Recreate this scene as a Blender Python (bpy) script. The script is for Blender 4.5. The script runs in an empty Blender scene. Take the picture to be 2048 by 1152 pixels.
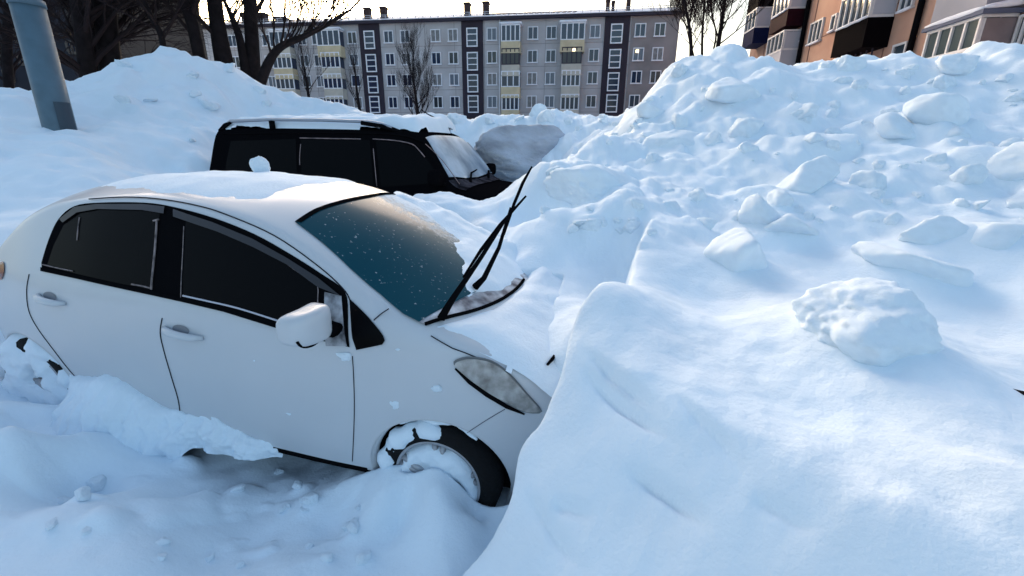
import bpy, bmesh, math, random
import numpy as np
from mathutils import Vector, Matrix
random.seed(7); rng = np.random.default_rng(11)
R = math.radians
SC = bpy.context.scene
COL = SC.collection

# ------------------------------------------------------------------ camera model
F = 882.0; PIT = R(17.94); ROL = R(0.43); CAMZ = 1.76
def ray(u, v):
    a0, b0 = u-1024, v-576
    c, s = math.cos(ROL), math.sin(ROL)
    a = (c*a0+s*b0)/F; b = (-s*a0+c*b0)/F
    return Vector((a, math.cos(PIT)-b*math.sin(PIT), -math.sin(PIT)-b*math.cos(PIT)))
def at(u, v, Y):                 # a pixel at world distance Y -> point
    d = ray(u, v); t = Y/d.y
    return Vector((d.x*t, Y, CAMZ+d.z*t))
def atz(u, v, z):                # a pixel at height z
    d = ray(u, v); t = (z-CAMZ)/d.z
    return Vector((d.x*t, d.y*t, z))
def on_plane(u, v, p, n):
    d = ray(u, v); o = Vector((0, 0, CAMZ))
    t = (p-o).dot(n)/d.dot(n)
    return o+d*t

# ------------------------------------------------------------------ materials
MATS = {}
def mat(name, col, rough=.5, metal=0, spec=.5, coat=0, bump=None, var=None, coords='Object', emit=None, sss=0):
    """bump=(scale,strength,dist), var=(scale,amount): procedural colour variation of the surface itself"""
    if name in MATS: return MATS[name]
    m = bpy.data.materials.new(name); m.use_nodes = True
    nt = m.node_tree; b = nt.nodes['Principled BSDF']
    b.inputs['Base Color'].default_value = (*col, 1)
    b.inputs['Roughness'].default_value = rough
    b.inputs['Metallic'].default_value = metal
    b.inputs['Specular IOR Level'].default_value = spec
    b.inputs['Coat Weight'].default_value = coat
    b.inputs['Coat Roughness'].default_value = .08
    if sss:
        b.inputs['Subsurface Weight'].default_value = sss
        b.inputs['Subsurface Radius'].default_value = (.02, .03, .05)
        b.inputs['Subsurface Scale'].default_value = 1.0
    tc = nt.nodes.new('ShaderNodeTexCoord')
    if var:
        n = nt.nodes.new('ShaderNodeTexNoise'); n.inputs['Scale'].default_value = var[0]; n.inputs['Detail'].default_value = 5
        nt.links.new(tc.outputs[coords], n.inputs['Vector'])
        mx = nt.nodes.new('ShaderNodeMix'); mx.data_type = 'RGBA'
        c2 = var[2] if len(var) > 2 else tuple(max(0, x*(1-var[1])) for x in col)
        mx.inputs[6].default_value = (*col, 1); mx.inputs[7].default_value = (*c2, 1)
        rp = nt.nodes.new('ShaderNodeMapRange'); rp.inputs[1].default_value = .35; rp.inputs[2].default_value = .68
        nt.links.new(n.outputs['Fac'], rp.inputs[0]); nt.links.new(rp.outputs[0], mx.inputs[0])
        nt.links.new(mx.outputs[2], b.inputs['Base Color'])
    if bump:
        n = nt.nodes.new('ShaderNodeTexNoise'); n.inputs['Scale'].default_value = bump[0]; n.inputs['Detail'].default_value = 6
        n.inputs['Roughness'].default_value = .6
        nt.links.new(tc.outputs[coords], n.inputs['Vector'])
        bp = nt.nodes.new('ShaderNodeBump'); bp.inputs['Strength'].default_value = bump[1]; bp.inputs['Distance'].default_value = bump[2]
        nt.links.new(n.outputs['Fac'], bp.inputs['Height']); nt.links.new(bp.outputs['Normal'], b.inputs['Normal'])
    if emit:
        b.inputs['Emission Color'].default_value = (*emit[0], 1); b.inputs['Emission Strength'].default_value = emit[1]
    MATS[name] = m; return m

def brick_mat(name, c1, c2, cm, scale, bw=.5, rh=.25, msize=.015, rough=.9):
    m = mat(name, c1, rough); nt = m.node_tree; b = nt.nodes['Principled BSDF']
    tc = nt.nodes.new('ShaderNodeTexCoord'); mp = nt.nodes.new('ShaderNodeMapping')
    mp.inputs['Rotation'].default_value = (R(90), 0, 0)
    nt.links.new(tc.outputs['Object'], mp.inputs['Vector'])
    br = nt.nodes.new('ShaderNodeTexBrick'); br.inputs['Scale'].default_value = scale
    br.inputs['Color1'].default_value = (*c1, 1); br.inputs['Color2'].default_value = (*c2, 1); br.inputs['Mortar'].default_value = (*cm, 1)
    br.inputs['Brick Width'].default_value = bw; br.inputs['Row Height'].default_value = rh; br.inputs['Mortar Size'].default_value = msize
    nt.links.new(mp.outputs['Vector'], br.inputs['Vector'])
    n = nt.nodes.new('ShaderNodeTexNoise'); n.inputs['Scale'].default_value = .6; n.inputs['Detail'].default_value = 6
    nt.links.new(tc.outputs['Object'], n.inputs['Vector'])
    mx = nt.nodes.new('ShaderNodeMix'); mx.data_type = 'RGBA'; mx.blend_type = 'MULTIPLY'; mx.inputs[0].default_value = .55
    rp = nt.nodes.new('ShaderNodeMapRange'); rp.inputs[1].default_value = .25; rp.inputs[2].default_value = .7; rp.inputs[3].default_value = .55; rp.inputs[4].default_value = 1.1
    nt.links.new(n.outputs['Fac'], rp.inputs[0])
    nt.links.new(br.outputs['Color'], mx.inputs[6]); nt.links.new(rp.outputs[0], mx.inputs[7])
    nt.links.new(mx.outputs[2], b.inputs['Base Color'])
    return m

SNOW = mat('snow', (.77, .865, .945), .8, spec=.15, bump=(55, .40, .010), var=(3.0, .05))
SNOWC = mat('packed_snow', (.76, .855, .935), .8, spec=.15, bump=(16, .55, .02), var=(6, .04))
PAINT = mat('white_paint', (.55, .575, .61), .34, coat=.3, spec=.4, var=(3, .03))
BLACKGLASS = mat('tinted_glass', (.003, .003, .004), .2, spec=.04)
BLACKTRIM = mat('black_trim', (.005, .005, .006), .6, spec=0)
RUBBER = mat('rubber', (.008, .008, .009), .85, spec=.15, bump=(50, .6, .01))
SEAM = mat('seam_shadow_gap', (.02, .022, .03), .8, spec=.1)
CHROME = mat('lamp_reflector', (.62, .60, .56), .22, metal=.7, var=(28, .5, (.16, .15, .13)))
LAMPGLASS = mat('lamp_lens', (.42, .42, .41), .12, spec=.6, coat=.6, var=(16, .6, (.13, .125, .115)))
REDLAMP = mat('red_lens', (.14, .01, .015), .2, coat=.5)
ALLOY = mat('alloy', (.42, .43, .46), .4, metal=.4, var=(18, .3))
DARKPAINT = mat('black_paint', (.004, .004, .005), .5, spec=0)
DARKPIT = mat('wheel_well', (.006, .006, .008), .95, spec=.05)
GALV = mat('painted_pole', (.085, .15, .20), .55, var=(5, .25), bump=(30, .2, .004))
BARK = mat('bark', (.016, .013, .015), .95, spec=.1, bump=(14, .8, .03), var=(6, .4))
TWIG = mat('twig_bark', (.022, .016, .018), .95, spec=.1)

# ------------------------------------------------------------------ object helpers
def obj(name, bm_or_me, m, parent=None, smooth=True, mats=None):
    if isinstance(bm_or_me, bmesh.types.BMesh):
        me = bpy.data.meshes.new(name); bm_or_me.to_mesh(me); bm_or_me.free()
    else: me = bm_or_me
    for x in (mats or [m]): me.materials.append(x)
    if smooth and len(me.polygons): me.polygons.foreach_set('use_smooth', [True]*len(me.polygons))
    o = bpy.data.objects.new(name, me); COL.objects.link(o)
    if parent: o.parent = parent
    return o
def tag(o, label=None, cat=None, group=None, kind=None):
    if label: o['label'] = label
    if cat: o['category'] = cat
    if group: o['group'] = group
    if kind: o['kind'] = kind
    return o
def thing(name, label, cat, loc=(0, 0, 0), group=None, rotz=0):
    o = bpy.data.objects.new(name, None); COL.objects.link(o); o.location = loc; o.rotation_euler = (0, 0, rotz)
    o.empty_display_size = .2
    return tag(o, label, cat, group)
def mesh_from(V, Fc, name='m'):
    me = bpy.data.meshes.new(name); me.from_pydata([tuple(v) for v in V], [], [tuple(f) for f in Fc]); me.update(); return me
def add_box(bm, c, s, rot=None):
    M = Matrix.Translation(Vector(c)) @ (rot.to_4x4() if rot else Matrix.Identity(4)) @ Matrix.Diagonal((*s, 1))
    return bmesh.ops.create_cube(bm, size=1, matrix=M)['verts']
def box_bm(*boxes, bev=0):
    bm = bmesh.new()
    for c, s in boxes: add_box(bm, c, s)
    if bev: bmesh.ops.bevel(bm, geom=list(bm.edges), offset=bev, segments=2, affect='EDGES', profile=.6)
    return bm
def tube_bm(pts, rad, n=8, bm=None, cap=True, flat=1.0):
    """tapered tube along a polyline"""
    bm = bm or bmesh.new()
    pts = [Vector(p) for p in pts]
    if not hasattr(rad, '__len__'): rad = [rad]*len(pts)
    rings = []; up = None
    for i, p in enumerate(pts):
        t = (pts[min(i+1, len(pts)-1)]-pts[max(i-1, 0)]).normalized()
        if up is None: up = t.orthogonal().normalized()
        up = (up-t*up.dot(t)).normalized(); sd = t.cross(up)
        rings.append([bm.verts.new(p+(up*math.cos(a)*flat+sd*math.sin(a))*rad[i]) for a in [2*math.pi*k/n for k in range(n)]])
    for r0, r1 in zip(rings, rings[1:]):
        for k in range(n): bm.faces.new((r0[k], r0[(k+1) % n], r1[(k+1) % n], r1[k]))
    if cap:
        try: bm.faces.new(rings[0][::-1]); bm.faces.new(rings[-1])
        except ValueError: pass
    return bm
def lathe_bm(prof, n=48, axis='Y'):
    """prof: (radius, offset along axis)"""
    bm = bmesh.new(); rings = []
    for r, h in prof:
        rings.append([bm.verts.new((r*math.cos(a), h, r*math.sin(a))) for a in [2*math.pi*k/n for k in range(n)]])
    for r0, r1 in zip(rings, rings[1:]):
        for k in range(n): bm.faces.new((r0[k], r0[(k+1) % n], r1[(k+1) % n], r1[k]))
    return bm
def smooth_poly(pts, n=6, closed=True):
    """Catmull-Rom through points"""
    P = [Vector(p) for p in pts]; out = []; N = len(P)
    rngs = range(N) if closed else range(N-1)
    for i in rngs:
        p0 = P[(i-1) % N] if closed else P[max(i-1, 0)]; p1 = P[i]; p2 = P[(i+1) % N] if closed else P[i+1]
        p3 = P[(i+2) % N] if closed else P[min(i+2, N-1)]
        for k in range(n):
            t = k/n
            out.append(.5*((2*p1)+(-p0+p2)*t+(2*p0-5*p1+4*p2-p3)*t*t+(-p0+3*p1-3*p2+p3)*t**3))
    if not closed: out.append(P[-1])
    return out

# ------------------------------------------------------------------ noise (numpy)
_perm = rng.permutation(512)
_gr = rng.normal(size=(512, 3)); _gr /= np.linalg.norm(_gr, axis=1)[:, None]
def pnoise(P):
    P = np.asarray(P, float); I = np.floor(P).astype(int); f = P-I; w = f*f*f*(f*(f*6-15)+10)
    out = 0
    for dx in (0, 1):
        for dy in (0, 1):
            for dz in (0, 1):
                h = _perm[(_perm[(_perm[(I[..., 0]+dx) & 511]+I[..., 1]+dy) & 511]+I[..., 2]+dz) & 511]
                g = _gr[h]; d = f-np.array([dx, dy, dz])
                ww = (w[..., 0] if dx else 1-w[..., 0])*(w[..., 1] if dy else 1-w[..., 1])*(w[..., 2] if dz else 1-w[..., 2])
                out = out+ww*(g*d).sum(-1)
    return out*1.6
def fbm(P, o=4, g=.5):
    a = 1; s = 0; P = np.asarray(P, float)
    for i in range(o): s = s+a*pnoise(P*2**i+17.3*i); a *= g
    return s
def sstep(x, a, b):
    t = np.clip((x-a)/(b-a), 0, 1); return t*t*(3-2*t)

# ------------------------------------------------------------------ loft of a car body
class Body:
    """x back, y to the right-hand side (towards the camera), z up"""
    def __init__(s, xs, zg, zc, prof, taper, p=2.5, zb=.2):
        s.T = dict(zg=zg, zc=zc); s.prof = prof; s.tp = taper; s.p = p; s.zb = zb; s.xs = xs
    def _i(s, x, t): return np.interp(x, [q[0] for q in t], [q[1] for q in t])
    def zg(s, x):
        t = s.T['zg']; return np.mean([s._i(x+d, t) for d in (-.06, -.03, 0, .03, .06)], axis=0)
    def zc(s, x):
        t = s.T['zc']; return np.mean([s._i(x+d, t) for d in (-.06, -.03, 0, .03, .06)], axis=0)
    def Y(s, x, z):
        zz = np.asarray(z, float)
        return np.mean([s._i(zz+d, s.prof) for d in (-.05, -.025, 0, .025, .05)], axis=0)*np.mean([s._i(x+d, s.tp) for d in (-.08, -.04, 0, .04, .08)], axis=0)
    def yg(s, x): return s.Y(x, s.zg(x))
    def Z(s, x, y):
        return s.zc(x)-(s.zc(x)-s.zg(x))*np.minimum(np.abs(y)/s.yg(x), 1)**s.p
    def mesh(s, arches=(), nz=44, nt=26, dx=.022):
        x0, x1 = s.xs; X = np.linspace(x0, x1, int((x1-x0)/dx)); V = []; n = 2*(nz+nt)+1
        for x in X:
            zg = s.zg(x); yg = s.yg(x)
            z = np.linspace(s.zb, zg, nz+1)[:-1]; y = s.Y(x, z)
            t = np.linspace(0, 1, nt+1); yt = yg*(1-t**1.25); yt[-1] = 0; zt = s.Z(x, yt)
            half = np.stack([np.r_[y, yt], np.r_[z, zt]], 1)
            k = 10 if x < .35 else 3
            q = half.copy()
            for _ in range(k):
                sm = q.copy(); sm[1:-1] = .25*q[:-2]+.5*q[1:-1]+.25*q[2:]
                w = np.exp(-((np.arange(len(q))-nz)/6.)**2)[:, None]; q = q*(1-w)+sm*w
            full = np.r_[q, (q[:-1]*[-1, 1])[::-1]]
            V += [(x, a, b) for a, b in full]
        V = np.array(V); Fc = []
        for i in range(len(X)-1):
            for k in range(n-1):
                a = i*n+k; Fc.append((a, a+1, a+n+1, a+n))
        Fc = np.array(Fc)
        for hx, hz, Rr in arches:
            r = np.hypot(V[:, 0]-hx, V[:, 2]-hz); side = (np.abs(V[:, 1]) > .45) & (V[:, 2] < hz+Rr+.1)
            ins = (r < Rr) & side
            Fc = Fc[~ins[Fc].all(1)]
            used = np.zeros(len(V), bool); used[np.unique(Fc)] = True
            mv = ins & used
            if mv.any():
                sc = (Rr/np.maximum(r[mv], 1e-3)); V[mv, 0] = hx+(V[mv, 0]-hx)*sc; V[mv, 2] = np.maximum(hz+(V[mv, 2]-hz)*sc, s.zb)
                V[mv, 1] = np.sign(V[mv, 1])*s.Y(V[mv, 0], V[mv, 2])
        idx = np.unique(Fc); mp = -np.ones(len(V), int); mp[idx] = np.arange(len(idx))
        V2 = V[idx]; F2 = [tuple(mp[f]) for f in Fc]
        # closed ends
        for e in (0, len(X)-1):
            ring = [mp[e*n+k] for k in range(n) if mp[e*n+k] >= 0]
            F2.append(tuple(ring if e else ring[::-1]))
        return mesh_from(V2, F2)
    def side_patch(s, poly, off, side=1, step=.04, thick=0):
        """a piece of trim or glass lying on the flank; poly in (x,z)"""
        bm = bmesh.new(); vs = [bm.verts.new((x, 0, z)) for x, z in poly]
        bm.faces.new(vs)
        for ax, lo, hi in ((0, min(p[0] for p in poly), max(p[0] for p in poly)), (2, min(p[1] for p in poly), max(p[1] for p in poly))):
            q = lo+step
            while q < hi:
                co = [0, 0, 0]; co[ax] = q; no = [0, 0, 0]; no[ax] = 1
                bmesh.ops.bisect_plane(bm, geom=bm.verts[:]+bm.edges[:]+bm.faces[:], plane_co=co, plane_no=no); q += step
        bmesh.ops.triangulate(bm, faces=[f for f in bm.faces if len(f.verts) > 4])
        for v in bm.verts: v.co.y = side*(float(s.Y(v.co.x, v.co.z))+off)
        bmesh.ops.recalc_face_normals(bm, faces=bm.faces)
        f0 = bm.faces[:][0] if len(bm.faces) else None
        if f0 and f0.normal.y*side < 0: bmesh.ops.reverse_faces(bm, faces=bm.faces)
        return bm
    def top_patch(s, poly, off, step=.05):
        bm = bmesh.new(); bm.faces.new([bm.verts.new((x, y, 0)) for x, y in poly])
        for ax in (0, 1):
            lo = min(p[ax] for p in poly); hi = max(p[ax] for p in poly); q = lo+step
            while q < hi:
                co = [0, 0, 0]; co[ax] = q; no = [0, 0, 0]; no[ax] = 1
                bmesh.ops.bisect_plane(bm, geom=bm.verts[:]+bm.edges[:]+bm.faces[:], plane_co=co, plane_no=no); q += step
        bmesh.ops.triangulate(bm, faces=[f for f in bm.faces if len(f.verts) > 4])
        bm.normal_update()
        for v in bm.verts:
            o = off(v.co.x, v.co.y) if callable(off) else off
            v.co.z = float(s.Z(v.co.x, v.co.y))+o
        bmesh.ops.recalc_face_normals(bm, faces=bm.faces)
        if sum(f.normal.z for f in bm.faces) < 0: bmesh.ops.reverse_faces(bm, faces=bm.faces)
        return bm
    def pt_side(s, x, z, off=0, side=1): return Vector((x, side*(float(s.Y(x, z))+off), z))
    def pt_top(s, x, y, off=0): return Vector((x, y, float(s.Z(x, y))+off))

def root_matrix(cx, cy, yaw, cp, cr, z0=0):
    xa = Vector((-math.cos(yaw), -math.sin(yaw), math.sin(cp))).normalized()
    ya = Vector((math.sin(yaw), -math.cos(yaw), math.sin(cr))); ya = (ya-xa*ya.dot(xa)).normalized()
    za = xa.cross(ya)
    M = Matrix((xa, ya, za)).transposed().to_4x4(); M.translation = Vector((cx, cy, z0)); return M

# ================================================================== the white hatchback
CM = root_matrix(-.137, 2.469, R(-14.52), R(2.05), R(.18)); CMI = CM.inverted()
def car_ray(u, v, MI=CMI):
    return MI @ Vector((0, 0, CAMZ)), MI.to_3x3() @ ray(u, v)
CB = Body((-.80, 2.99),
    zg=[(-.8, .50), (-.74, .58), (-.6, .72), (-.4, .845), (-.2, .925), (0, .985), (.2, 1.035), (.35, 1.075), (.45, 1.125), (.59, 1.21), (.72, 1.27), (.85, 1.32), (1.0, 1.36), (1.16, 1.39), (1.48, 1.42), (1.81, 1.42), (2.16, 1.385), (2.4, 1.34), (2.6, 1.25), (2.75, 1.12), (2.87, .98), (2.95, .85), (3.0, .7)],
    zc=[(-.8, .56), (-.74, .66), (-.6, .80), (-.4, .905), (-.2, .985), (-.1, 1.02), (0, 1.075), (.2, 1.165), (.45, 1.275), (.7, 1.385), (.9, 1.465), (1.05, 1.497), (1.3, 1.515), (1.6, 1.52), (1.9, 1.51), (2.2, 1.485), (2.5, 1.43), (2.65, 1.33), (2.8, 1.17), (2.92, 1.0), (3.0, .82)],
    prof=[(0, .76), (.2, .79), (.35, .825), (.6, .845), (.8, .84), (.93, .82), (1.42, .60), (1.5, .45)],
    taper=[(-.8, .60), (-.6, .80), (-.3, .92), (.1, .975), (.6, 1), (2.0, 1), (2.5, .975), (2.9, .90), (3.0, .82)], p=2.4)
def px2side(u, v, B=CB, MI=CMI):
    o, d = car_ray(u, v, MI); t = .4
    while t < 9:
        q = o+d*t
        if q.y < float(B.Y(q.x, q.z)): break
        t += .02
    a, b = t-.02, t
    for _ in range(14):
        m = (a+b)/2; q = o+d*m
        if q.y < float(B.Y(q.x, q.z)): b = m
        else: a = m
    q = o+d*b; return (q.x, q.z)
def px2top(u, v, B=CB, MI=CMI):
    o, d = car_ray(u, v, MI); t = .6
    while t < 9:
        q = o+d*t
        if abs(q.y) < float(B.yg(q.x))*1.05 and q.z < float(B.Z(q.x, q.y)): break
        t += .01
    q = o+d*t; return (q.x, q.y)
car = thing('white_hatchback', 'small white five-door hatchback stuck in deep snow with both wipers raised', 'car'); car.matrix_world = CM
HUBF, HUBR = (.02, .245), (2.60, .265); ARCH = .345
cbody = obj('body', CB.mesh([(HUBF[0], HUBF[1], ARCH), (HUBR[0], HUBR[1], ARCH)]), PAINT, car)
# wheel wells: dark liners inside each arch, and the painted lips that turn inwards
for hx, hz in (HUBF, HUBR):
    for sd in (1, -1):
        bm = bmesh.new(); ring = []
        A = [R(a) for a in range(-20, 201, 5)]
        for yo, rr in ((-.004, ARCH+.002), (-.05, ARCH-.012), (-.30, ARCH+.01)):
            ring.append([bm.verts.new((hx+rr*math.cos(a), sd*(float(CB.Y(hx+ARCH*math.cos(a), max(.2, hz+ARCH*math.sin(a))))+yo), hz+rr*math.sin(a))) for a in A])
        for r0, r1 in zip(ring[1:], ring[2:]):
            for k in range(len(A)-1): bm.faces.new((r0[k], r0[k+1], r1[k+1], r1[k]))
        bm.faces.new(ring[2])
        obj('wheel_well', bm, DARKPIT, car)
        bm = bmesh.new(); ring2 = []
        for yo, rr in ((-.002, ARCH+.004), (.005, ARCH), (-.05, ARCH-.014)):
            ring2.append([bm.verts.new((hx+rr*math.cos(a), sd*(float(CB.Y(hx+ARCH*math.cos(a), max(.2, hz+ARCH*math.sin(a))))+yo), hz+rr*math.sin(a))) for a in A])
        for r0, r1 in zip(ring2, ring2[1:]):
            for k in range(len(A)-1): bm.faces.new((r0[k], r0[k+1], r1[k+1], r1[k]))
        obj('arch_lip', bm, PAINT, car)
# ---- flank glass
def S(pts, n=5): return [tuple(px2side(*p)) for p in [(q.x, q.y) for q in smooth_poly([(a, b, 0) for a, b in pts], n)]]
def SL(pts): return [tuple(px2side(*p)) for p in pts]
dlo = SL([(85, 539), (160, 556), (240, 574), (310, 589), (365, 601), (450, 621), (560, 655), (640, 680), (700, 694)])
dlo += [tuple(px2side(q.x, q.y)) for q in smooth_poly([(697, 630, 0), (690, 582, 0), (640, 545, 0), (580, 507, 0), (510, 468, 0), (430, 436, 0), (350, 414, 0), (290, 405, 0), (200, 405, 0), (150, 412, 0), (118, 438, 0), (98, 480, 0), (84, 525, 0)], 4, False)]
rwin = SL([(96, 532), (160, 548), (240, 566), (305, 579), (312, 530), (318, 470), (322, 424), (250, 418), (200, 418), (160, 426), (130, 450), (110, 490)])
fwin = SL([(368, 592), (450, 612), (560, 645), (637, 668), (637, 575), (622, 556), (580, 528), (510, 490), (440, 458), (375, 438), (368, 480)])
tri = SL([(714, 699), (766, 688)]) + [tuple(px2side(q.x, q.y)) for q in smooth_poly([(771, 680, 0), (764, 665, 0), (735, 630, 0), (700, 596, 0)], 4, False)] + SL([(703, 640), (706, 675)])
visF = SL([(352, 417), (372, 424), (430, 443), (510, 476), (580, 515), (640, 553), (686, 590), (640, 572), (580, 528), (510, 492), (440, 462), (375, 440), (352, 432)])
visR = SL([(335, 412), (290, 407), (200, 407), (155, 413), (125, 437), (132, 444), (160, 424), (200, 417), (290, 419), (333, 426)])
seal = mat('window_frost', (.26, .21, .21), .7, var=(30, .8))
belt_f = SL([(85, 533), (160, 549), (240, 567), (310, 581), (365, 593), (450, 612), (560, 645), (640, 672), (642, 682), (560, 656), (450, 622), (365, 602), (310, 590), (240, 575), (160, 557), (85, 541)])
for sd in (1, -1):
    obj('window_surround', CB.side_patch(dlo, .003, sd), BLACKTRIM, car)
    obj('rear_door_window', CB.side_patch(rwin, .006, sd), BLACKGLASS, car)
    obj('front_door_window', CB.side_patch(fwin, .006, sd), BLACKGLASS, car)
    obj('quarter_window', CB.side_patch(tri, .006, sd), BLACKGLASS, car)
    obj('belt_strip', CB.side_patch(belt_f, .010, sd), BLACKTRIM, car)
    obj('wind_deflector', CB.side_patch(visF, .016, sd), mat('smoked_plastic', (.006, .006, .014), .3), car)
    obj('wind_deflector', CB.side_patch(visR, .016, sd), MATS['smoked_plastic'], car)
def side_line(pts, rad, m, name, off=.002, n=5):
    P = [CB.pt_side(*px2side(q.x, q.y), off) for q in smooth_poly([(a, b, 0) for a, b in pts], n, False)]
    for sd in (1, -1): obj(name, tube_bm([(p.x, p.y*sd, p.z) for p in P], rad, 6), m, car)
# thin rims of frost along the glass edges
side_line([(371, 452), (369, 500), (366, 560), (365, 594)], .0022, seal, 'window_seal', .009)
side_line([(318, 441), (314, 500), (308, 560), (307, 578)], .005, seal, 'window_seal', .011)
side_line([(322, 438), (311, 441)], .005, seal, 'window_seal', .011)
side_line([(163, 434), (160, 455), (158, 480)], .003, seal, 'window_seal', .009)
side_line([(475, 470), (520, 490), (560, 514), (600, 543), (636, 566), (639, 600), (637, 640)], .0026, seal, 'window_seal', .012)
side_line([(90, 528), (120, 535), (150, 541)], .003, seal, 'window_seal', .011)
side_line([(268, 567), (290, 571), (306, 575)], .004, seal, 'window_seal', .012)
side_line([(370, 590), (420, 601), (480, 615), (560, 640)], .0045, mat('window_frost_pale', (.5, .5, .56), .7), 'window_seal', .011)
# panel gaps
side_line([(325, 636), (321, 665), (328, 700), (343, 752), (357, 800), (362, 840)], .0024, SEAM, 'door_gap')
side_line([(59, 548), (54, 580), (58, 620), (75, 655), (108, 700), (135, 735), (150, 752)], .0020, SEAM, 'door_gap')
side_line([(705, 712), (707, 740), (709, 800), (708, 860), (705, 922)], .0020, SEAM, 'door_gap')
side_line([(935, 865), (970, 842), (1010, 818)], .0016, mat('fine_seam', (.12, .13, .16), .8), 'bumper_gap')
side_line([(178, 398), (250, 394), (320, 398), (390, 410), (450, 428), (550, 472), (640, 535), (690, 582), (702, 608)], .0032, SEAM, 'roof_gutter', .0)
side_line([(748, 640), (762, 628), (778, 617)], .0028, SEAM, 'fender_gap')
# ---- handles
for pts, nm in (([(330, 655), (408, 676)], 'f'), ([(77, 590), (133, 607)], 'r')):
    a, b = [px2side(*p) for p in pts]
    for sd in (1, -1):
        P = [Vector((a[0]+(b[0]-a[0])*t, 0, a[1]+(b[1]-a[1])*t)) for t in (0, .12, .3, .55, .8, 1)]
        Q = [Vector((p.x, sd*(float(CB.Y(p.x, p.z))+o), p.z)) for p, o in zip(P, (.004, .022, .034, .036, .028, .004))]
        h = obj('door_handle', tube_bm(Q, [.012, .017, .019, .019, .017, .010], 10), PAINT, car)
        c = P[2]*.5+P[3]*.5
        poly = [(c.x+.052*math.cos(k*math.pi/8), c.z+.012+.024*math.sin(k*math.pi/8)) for k in range(16)]
        obj('handle_recess', CB.side_patch(poly, .0025, sd), mat('recess_shade', (.22, .23, .26), .5), h)  # flat patch; the hollow's shade is put into its darker colour
a = px2side(338, 656)
obj('key_lock', tube_bm([CB.pt_side(*a, .022), CB.pt_side(*a, .027)], .008, 12), SEAM, car)
# ---- windscreen, cowl
def T(pts): return [px2top(*p) for p in pts]
ws = T([(590, 447), (640, 486), (700, 541), (760, 592), (806, 630), (838, 648)])
ws_near = [(x, y) for x, y in ws]
ws_far = [(x, -y) for x, y in ws_near[::-1]]
top_y = ws_near[0][1]; bot_x, bot_y = ws_near[-1]
base = [(bot_x-.17*(1-(k/8*2-1)**2), bot_y*(1-2*k/8)) for k in range(1, 8)]
topx = ws_near[0][0]
topc = [(topx+.02-.06*(1-(k/8*2-1)**2), -top_y*(1-2*k/8)) for k in range(1, 8)]
ws_poly = ws_near+base+ws_far+topc
# glass with frost: the frost is a real deposit with a ragged edge, thick on the passenger side
m = mat('frosted_windscreen', (.006, .055, .080), .12, spec=.05); nt = m.node_tree; b = nt.nodes['Principled BSDF']
tc = nt.nodes.new('ShaderNodeTexCoord'); sx = nt.nodes.new('ShaderNodeSeparateXYZ'); nt.links.new(tc.outputs['Object'], sx.inputs[0])
n1 = nt.nodes.new('ShaderNodeTexNoise'); n1.inputs['Scale'].default_value = 16; n1.inputs['Detail'].default_value = 9; n1.inputs['Roughness'].default_value = .75
nt.links.new(tc.outputs['Object'], n1.inputs['Vector'])
def mth(op, a, b_=None, c=None):
    q = nt.nodes.new('ShaderNodeMath'); q.operation = op
    for i, z in enumerate((a, b_, c)):
        if z is None: continue
        if isinstance(z, (int, float)): q.inputs[i].default_value = z
        else: nt.links.new(z, q.inputs[i])
    return q.outputs[0]
ff = mth('MULTIPLY_ADD', sx.outputs['Y'], -3.0, mth('MULTIPLY_ADD', n1.outputs['Fac'], 2.2, -.95))
mr = nt.nodes.new('ShaderNodeMapRange'); mr.interpolation_type = 'SMOOTHSTEP'; nt.links.new(ff, mr.inputs[0]); mr.inputs[1].default_value = .05; mr.inputs[2].default_value = 1.1
n2 = nt.nodes.new('ShaderNodeTexNoise'); n2.inputs['Scale'].default_value = 55; n2.inputs['Detail'].default_value = 4; nt.links.new(tc.outputs['Object'], n2.inputs['Vector'])
sp = nt.nodes.new('ShaderNodeMapRange'); nt.links.new(n2.outputs['Fac'], sp.inputs[0]); sp.inputs[1].default_value = .66; sp.inputs[2].default_value = .76
fr = mth('MAXIMUM', mr.outputs[0], mth('MULTIPLY', sp.outputs[0], .6))
mx = nt.nodes.new('ShaderNodeMix'); mx.data_type = 'RGBA'; mx.inputs[6].default_value = (.006, .055, .080, 1); mx.inputs[7].default_value = (.72, .80, .86, 1)
nt.links.new(fr, mx.inputs[0]); nt.links.new(mx.outputs[2], b.inputs['Base Color'])
rg = nt.nodes.new('ShaderNodeMapRange'); nt.links.new(fr, rg.inputs[0]); rg.inputs[3].default_value = .12; rg.inputs[4].default_value = .8; nt.links.new(rg.outputs[0], b.inputs['Roughness'])
wsc = obj('windscreen', CB.top_patch(ws_poly, .006), m, car)
surr = [(x+(.016 if x > .5 else -.016), y*1.02) for x, y in ws_poly]
strip = topc[::-1]
topedge = [ws_near[0]]+[(x, y) for x, y in topc[::-1]]+[ws_far[-1]]
tp = topedge+[(x-.028, y*.98) for x, y in topedge[::-1]]
obj('sun_band', CB.top_patch(tp, .009), BLACKTRIM, wsc)
cow = [ws_near[-1]]+base+[ws_far[0]]
cp_ = cow+[(x-.09*(1-(y/(bot_y*1.05))**4)-.01, y*.995) for x, y in cow[::-1]]
cowl = obj('cowl', CB.top_patch(cp_, .004), mat('cowl_snow_dust', (.05, .05, .07), .8, var=(9, .2, (.62, .66, .72))), car)
ce = [(x-.09*(1-(y/(bot_y*1.05))**4)-.012, y*.995) for x, y in cow]
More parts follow.
